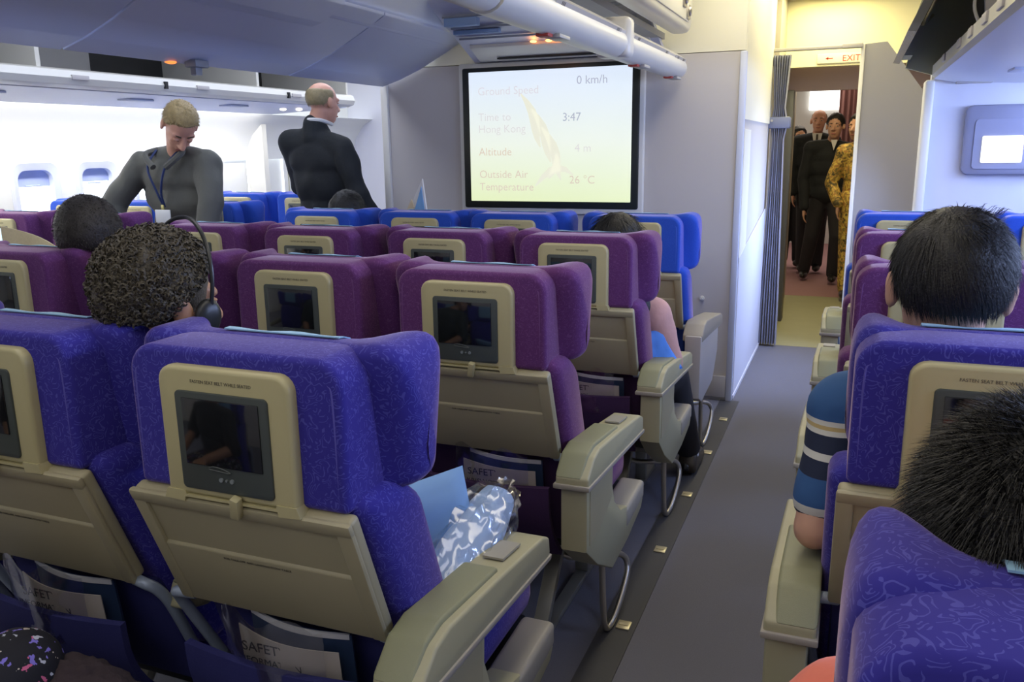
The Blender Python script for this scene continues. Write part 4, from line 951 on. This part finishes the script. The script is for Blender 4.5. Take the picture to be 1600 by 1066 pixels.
# --- seated person at lower left, lap in patterned cloth
def floral():
    m = bpy.data.materials.new('flecked_black_cloth'); m.use_nodes = True; nt = m.node_tree; b = nt.nodes['Principled BSDF']; b.inputs['Roughness'].default_value = .8
    tc = nt.nodes.new('ShaderNodeTexCoord'); v = nt.nodes.new('ShaderNodeTexVoronoi'); v.inputs['Scale'].default_value = 50
    nz = nt.nodes.new('ShaderNodeTexNoise'); nz.inputs['Scale'].default_value = 70; nt.links.new(tc.outputs['Object'], nz.inputs['Vector'])
    va_ = nt.nodes.new('ShaderNodeVectorMath'); va_.operation = 'MULTIPLY_ADD'; va_.inputs[1].default_value = (.035, .035, .035)
    nt.links.new(nz.outputs['Color'], va_.inputs[0]); nt.links.new(tc.outputs['Object'], va_.inputs[2]); nt.links.new(va_.outputs[0], v.inputs['Vector'])
    lt_ = nt.nodes.new('ShaderNodeMath'); lt_.operation = 'LESS_THAN'; lt_.inputs[1].default_value = .30; nt.links.new(v.outputs['Distance'], lt_.inputs[0])
    cr = nt.nodes.new('ShaderNodeValToRGB'); cr.color_ramp.interpolation = 'CONSTANT'; e = cr.color_ramp.elements; e[0].color = (.6, .62, .7, 1); e[1].position = .35; e[1].color = (.7, .15, .3, 1)
    k = e.new(.55); k.color = (.25, .2, .7, 1); k = e.new(.75); k.color = (.7, .6, .5, 1)
    sp = nt.nodes.new('ShaderNodeSeparateColor'); nt.links.new(v.outputs['Color'], sp.inputs[0]); nt.links.new(sp.outputs[0], cr.inputs[0])
    mx = nt.nodes.new('ShaderNodeMix'); mx.data_type = 'RGBA'; mx.inputs[6].default_value = (.012, .012, .018, 1); nt.links.new(lt_.outputs[0], mx.inputs[0]); nt.links.new(cr.outputs[0], mx.inputs[7]); nt.links.new(mx.outputs[2], b.inputs['Base Color'])
    return m
FL = floral()
p = seated('person at lower left, only a lap in black cloth with coloured flecks showing', SKIN2, (-1.38, .36, 1.12), 0, 0, 0, (-1.56, .40, .92), (-1.20, .40, .92), (-1.38, .46, .54),
    [(-1.62, .50, .70), (-1.50, .72, .66)], [(-1.14, .50, .70), (-1.26, .70, .66)], H_DK, dict(kind='full', infl=.014), cloth('black_top', (.02, .02, .02)), vox=.01,
    legs=[[(-1.46, .48, .52), (-1.46, .86, .55), (-1.46, .84, .09)], [(-1.24, .48, .53), (-1.20, .82, .56), (-1.22, .80, .09)]], legm=FL)
mb = MB().cap((-1.13, .86, .52), .055, (-1.02, .88, .46), .06).cap((-1.02, .88, .46), .06, (-.98, .92, .40), .05)
o = mb.build('fluffy_scarf', mat('dark_brown_fluff', (.045, .030, .032), .95, bump=.8, bscale=90), remesh=.008, sm=2, disp=.012, dscale=60)
tag(o, 'dark brown fluffy bundle lying beside the flecked black lap, lower left', 'scarf')

# --- people beyond the doorway
def standing(label, skin, hd, yaw, shL, shR, pel, aL, aR, legs, hairm, hk, topm, topn, legm, sc=1.0, skirt=False, face=True):
    p = Person(label, (pel[0], pel[1], 0), skin); p.head(hd, yaw, 0, 0, sc)
    if face: p.face()
    p.neck(tuple((V(shL)+V(shR))/2+V((0, 0, .045)))); p.torso(p.sk, shL, shR, pel, 0, -.015)
    p.limb(p.sk, [shL]+aL, (.044, .036, .027)); p.limb(p.sk, [shR]+aR, (.044, .036, .027))
    p.hand(aL[1], (0, 0, -1), (-1, 0, 0), 1, .5); p.hand(aR[1], (0, 0, -1), (1, 0, 0), 1, .5)
    for l in legs: p.limb(p.sk, l, (.065, .048, .034))
    p.finish(.008, 3); p.hair(hairm, **hk)
    mb = MB(); p.torso(mb, shL, shR, pel, yaw, .012, 1.0 if skirt else 1.1)
    p.limb(mb, [shL]+aL, (.056, .05, .04), .006); p.limb(mb, [shR]+aR, (.056, .05, .04), .006)
    p.add(mb, topn, topm, remesh=.012, sm=4, disp=.006, dscale=12)
    mb = MB()
    if skirt:
        mb.cap(pel, .15, (pel[0], pel[1], .55), .13).cap((pel[0], pel[1], .55), .13, (pel[0], pel[1], .12), .11)
    else:
        for l in legs: p.limb(mb, l, (.095, .075, .06))
        mb.ell(pel, (.15, .12, .12))
    p.add(mb, 'skirt' if skirt else 'trousers', legm, remesh=.012, sm=3)
    for l in legs: a = V(l[-1]); p.add(MB().ell((a.x, a.y-.06, max(.04, a.z-.04)), (.042, .12, .038)), 'shoe', SHOE)
    return p
p = standing('man with black hair in dark suit walking toward us beyond the doorway', SKIN, (-.205, 8.86, 1.525), 172, (-.42, 8.9, 1.32), (-.04, 8.94, 1.30), (-.24, 8.95, .90),
    [(-.47, 8.9, 1.02), (-.44, 8.82, .76)], [(.0, 9.0, 1.02), (-.02, 8.95, .78)], [[(-.31, 8.95, .88), (-.36, 8.98, .48), (-.42, 9.12, .10)], [(-.16, 8.95, .88), (-.12, 8.85, .48), (-.14, 8.92, .10)]],
    H_BLACK, dict(kind='short', infl=.012, disp=.004), SUIT, 'jacket', DENIM)
WC = mat('white_shirt_front', (.72, .72, .70), .7)
p.add(MB().prism([(-.235, 1.40), (-.175, 1.40), (-.205, 1.30)], 8.785, 8.80, 'y'), 'shirt_front', WC)
p = standing('bald man in black suit and tie standing behind the walking man', SKIN3, (-.385, 9.6, 1.595), 178, (-.58, 9.62, 1.385), (-.22, 9.62, 1.385), (-.40, 9.64, .93),
    [(-.62, 9.62, 1.10), (-.60, 9.58, .86)], [(-.18, 9.62, 1.10), (-.2, 9.58, .86)], [[(-.48, 9.64, .9), (-.48, 9.64, .5), (-.48, 9.64, .1)], [(-.32, 9.64, .9), (-.32, 9.64, .5), (-.32, 9.64, .1)]],
    H_GREY, dict(kind='bald', infl=.003, disp=.001), SUIT, 'jacket', DENIM)
p.add(MB().prism([(-.44, 1.47), (-.34, 1.47), (-.39, 1.22)], 9.485, 9.50, 'y'), 'shirt_front', WC)
p.add(MB().prism([(-.40, 1.46), (-.38, 1.46), (-.375, 1.26), (-.39, 1.23), (-.405, 1.26)], 9.478, 9.49, 'y'), 'necktie', mat('dark_tie', (.06, .05, .04), .6))
def batik():
    m = bpy.data.materials.new('yellow_batik'); m.use_nodes = True; nt = m.node_tree; b = nt.nodes['Principled BSDF']; b.inputs['Roughness'].default_value = .7
    tc = nt.nodes.new('ShaderNodeTexCoord'); n = nt.nodes.new('ShaderNodeTexNoise'); n.inputs['Scale'].default_value = 26; n.inputs['Detail'].default_value = 3; n.inputs['Distortion'].default_value = 1.2
    nt.links.new(tc.outputs['Object'], n.inputs['Vector']); cr = nt.nodes.new('ShaderNodeValToRGB'); e = cr.color_ramp.elements
    e[0].position = .36; e[0].color = (.08, .06, .03, 1); e[1].position = .62; e[1].color = (.78, .58, .12, 1)
    k = e.new(.46); k.color = (.40, .30, .06, 1); k = e.new(.52); k.color = (.55, .22, .06, 1); k = e.new(.56); k.color = (.66, .50, .10, 1)
    nt.links.new(n.outputs['Fac'], cr.inputs[0]); nt.links.new(cr.outputs[0], b.inputs['Base Color']); return m
BT = batik()
p = standing('flight attendant in yellow patterned uniform half hidden by the doorway partition', SKIN, (.0, 7.98, 1.50), 150, (-.10, 8.0, 1.29), (.19, 8.0, 1.29), (.03, 8.02, .88),
    [(-.19, 8.0, 1.03), (-.12, 7.90, .86)], [(.24, 8.0, 1.03), (.22, 7.95, .84)], [[(-.02, 8.02, .86), (-.02, 8.0, .48), (-.02, 8.0, .1)], [(.10, 8.02, .86), (.10, 8.0, .48), (.10, 8.0, .1)]],
    H_BLACK, dict(kind='full', infl=.012, disp=.003), BT, 'blouse', BT, sc=.95, skirt=True)
p = standing('person in patterned grey-green top at the left edge of the corridor', SKIN2, (-.60, 9.5, 1.44), 200, (-.78, 9.5, 1.22), (-.46, 9.5, 1.22), (-.62, 9.52, .84),
    [(-.82, 9.5, .98), (-.8, 9.46, .74)], [(-.42, 9.5, .98), (-.44, 9.46, .74)], [[(-.7, 9.52, .82), (-.7, 9.5, .46), (-.7, 9.5, .1)], [(-.54, 9.52, .82), (-.54, 9.5, .46), (-.54, 9.5, .1)]],
    H_BLACK, dict(kind='full', infl=.012), mat('grey_green_print', (.16, .18, .15), .8, vary=.5, vscale=30), 'blouse', DENIM, sc=.95)
p.root.location.y += .5
# ================================================================== LOOSE THINGS
PIL = mat('pale_blue_pillow', (.24, .44, .76), .75, sheen=.2)
def pillow(c, rot, sx, sy, sz, name, label, m, cat='pillow'):
    rings = []; N = 18
    mb = MB(); b = bmesh.new(); g = []
    for side in (1, -1):
        gg = []
        for i in range(N+1):
            u = -1+2*i/N; row = []
            for j in range(N+1):
                v = -1+2*j/N; e = max(0, (1-u**4))*max(0, (1-v**4)); pin = 1-.10*(abs(u)*abs(v))**.8
                k = .0
                x = sx*u*(1-.06*(1-v*v)*0-.07*(1-abs(v))*abs(u)**3); y = sy*v*(1-.07*(1-abs(u))*abs(v)**3)
                row.append(b.verts.new((x, y, side*sz*(e**.42)+.006*noise.noise(V((u*3, v*3, side))))))
            gg.append(row)
        g.append(gg)
    for s_, gg in enumerate(g):
        for i in range(N):
            for j in range(N):
                f = (gg[i][j], gg[i+1][j], gg[i+1][j+1], gg[i][j+1]); b.faces.new(f if s_ == 0 else f[::-1])
    bmesh.ops.remove_doubles(b, verts=b.verts[:], dist=.0065); mb._merge(b, TM(c, rot))
    return tag(mb.build(name, m), label, cat)
pillow((-.80, 1.36, .585), (68, -10, 38), .17, .13, .035, 'pillow', 'pale blue pillow standing on the nearest indigo aisle seat', PIL)
pillow((-.625, 2.90, .640), (80, 62, 20), .095, .075, .020, 'pillow', 'small blue pillow beside the woman in pink', mat('bright_blue_pillow', (.10, .30, .85), .75))
# blanket wrapped in clear plastic
wb = thing('wrapped_blanket', 'pale blue blanket in clear crinkled plastic wrap leaning on the nearest aisle seat armrest', 'blanket', (-.68, 1.36, .46))
P0, P1 = V((-.665, 1.22, .555)), V((-.660, 1.585, .655))
def blob(r, amp, sc_, seed, n=36, m=26, e0=0, e1=1, px=1.0):
    rows = []; ax = (P1-P0); L = ax.length; d = ax/L; u = d.cross(V((0, 0, 1))).normalized(); w = u.cross(d)
    for i in range(m+1):
        t_ = e0+(e1-e0)*i/m; prof = max(.10, min(1, (4.2*t_*(1-t_))**.38)) if 0 < t_ < 1 else .12
        row = []
        for k in range(n):
            a = 2*PI*k/n; q = P0+ax*t_; dirv = u*math.cos(a)*1.0*px+w*math.sin(a)*.85
            nn = noise.noise(V((math.cos(a)*sc_, math.sin(a)*sc_, t_*sc_*2.2+seed)))
            row.append(q+dirv*(r*prof+amp*abs(nn)))
        rows.append(row)
    return rows
mb = MB().loft(blob(.050, .014, 1.6, 2, e0=.05, e1=.9)); o = mb.build('blanket_roll', mat('blanket_blue', (.36, .52, .80), .8, sheen=.3), wb); o.matrix_parent_inverse = Matrix.Translation(-V(wb.location))
PLA = bpy.data.materials.new('clear_plastic_wrap'); PLA.use_nodes = True; nt = PLA.node_tree; nt.nodes.remove(nt.nodes['Principled BSDF'])
tr_ = nt.nodes.new('ShaderNodeBsdfTransparent'); gl = nt.nodes.new('ShaderNodeBsdfGlossy'); gl.inputs['Roughness'].default_value = .16; gl.inputs[0].default_value = (1, .98, .95, 1)
mx = nt.nodes.new('ShaderNodeMixShader'); lw = nt.nodes.new('ShaderNodeLayerWeight'); lw.inputs['Blend'].default_value = .38
mp = nt.nodes.new('ShaderNodeMath'); mp.operation = 'MULTIPLY_ADD'; mp.inputs[1].default_value = .42; mp.inputs[2].default_value = .05
tr_.inputs[0].default_value = (.97, .97, .96, 1)
nt.links.new(lw.outputs['Facing'], mp.inputs[0]); nt.links.new(mp.outputs[0], mx.inputs[0])
nt.links.new(tr_.outputs[0], mx.inputs[1]); nt.links.new(gl.outputs[0], mx.inputs[2]); nt.links.new(mx.outputs[0], nt.nodes['Material Output'].inputs[0])
tc = nt.nodes.new('ShaderNodeTexCoord'); vo = nt.nodes.new('ShaderNodeTexVoronoi'); vo.inputs['Scale'].default_value = 26; vo.feature = 'SMOOTH_F1'; bp = nt.nodes.new('ShaderNodeBump'); bp.inputs['Strength'].default_value = 1; bp.inputs['Distance'].default_value = .006
nt.links.new(tc.outputs['Object'], vo.inputs['Vector']); nt.links.new(vo.outputs['Distance'], bp.inputs['Height']); nt.links.new(bp.outputs[0], gl.inputs['Normal'])
mb = MB().loft(blob(.058, .030, 3.2, 5, e0=-.02, e1=1.04)); o = mb.build('plastic_wrap', PLA, wb); o.matrix_parent_inverse = Matrix.Translation(-V(wb.location))

# folded paper / tip above the front seats
fp = thing('folded_paper', 'pointed folded white and blue paper standing above the front blue seat left of the screen', 'paper', (-2.13, 3.95, 1.0))
wadd(MB().prism([(-2.165, 1.02), (-2.055, 1.225), (-2.030, 1.02)], 3.90, 3.912, 'y', bev=.002), 'sheet', mat('white_paper', (.78, .76, .72), .7), fp)
wadd(MB().prism([(-2.105, 1.06), (-2.060, 1.185), (-2.045, 1.06)], 3.896, 3.9, 'y'), 'blue_panel', mat('blue_print', (.22, .45, .75), .6), fp)
wadd(MB().prism([(-2.165, 1.02), (-2.115, 1.12), (-2.10, 1.08), (-2.115, 1.05), (-2.09, 1.02)], 3.885, 3.897, 'y'), 'fold', mat('gold_print', (.72, .58, .36), .5), fp)

# magazines, safety cards and headset bags in the seat pockets
def pocket(x, y, n, who):
    g = thing('magazine', 'dark blue magazine in pocket of the '+who, 'magazine', (x, y, .4), 0, 'seat pocket magazines')
    def gadd(mb, name, m, r=g): return mb.build(name, m, r)
    rows = lambda z0, z1, x0, x1, yy, bow: [[(x0+(x1-x0)*k/12, yy+.10*(z1-z)-bow*math.sin(PI*k/12)+.0, z-.010*(k/12)) for k in range(13)] for z in (z0, z0+(z1-z0)*.33, z0+(z1-z0)*.66, z1)]
    gadd(MB().grid(rows(.0, .205, -.09, .11, .075, .020), thick=.006), 'cover', mat('magazine_blue', (.025, .045, .10), .3))
    gadd(MB().grid(rows(.197, .207, -.088, .108, .070, .020), thick=.004), 'cover_band', mat('magazine_white', (.55, .55, .56), .3))
    c = thing('safety_card', 'pale lettered safety card in pocket of the '+who, 'card', (x, y, .4), 0, 'seat pocket safety cards')
    MB().grid([[(-.100+.20*k/12, .050+.10*(.17-z)-.020*math.sin(PI*k/12), z-.012*(k/12)) for k in range(13)] for z in (0, .06, .12, .185)], thick=.002).build('card', mat('card_taupe', (.50, .45, .40), .35), c)
    WP = mat('card_print', (.03, .03, .04), .5)
    text('SAFETY', .027, (-.035, .0285, .152), (96, 0, 2), WP, c, 'lettering', .0003)
    text('KRISWORLD' if n else 'INFORMATION', .019, (-.03, .0315, .127), (96, 0, 2), WP, c, 'lettering', .0003)
    mb = MB().grid([[(-.11+.20*k/16, .030+.045*(.23-z)-.022*math.sin(PI*k/16)+.006*noise.noise(V((k*.5, z*30, n))), z+.012*math.sin(k*.7)*(z > .2)) for k in range(17)] for z in (.08, .13, .18, .21, .232)], thick=.0006)
    b = mb.build('plastic_bag', PLA); b.location = (x, y-.01, .4)
    tag(b, 'clear crinkled bag in pocket of the '+who, 'bag', 'clear bags in the seat pockets')
pocket(-.83, .985, 0, 'nearest indigo aisle seat'); pocket(-1.35, .985, 0, 'indigo seat at the left edge')
pocket(-.80, 1.835, 1, 'empty purple aisle seat'); pocket(-.80, 2.665, 1, 'purple seat behind the woman in pink')
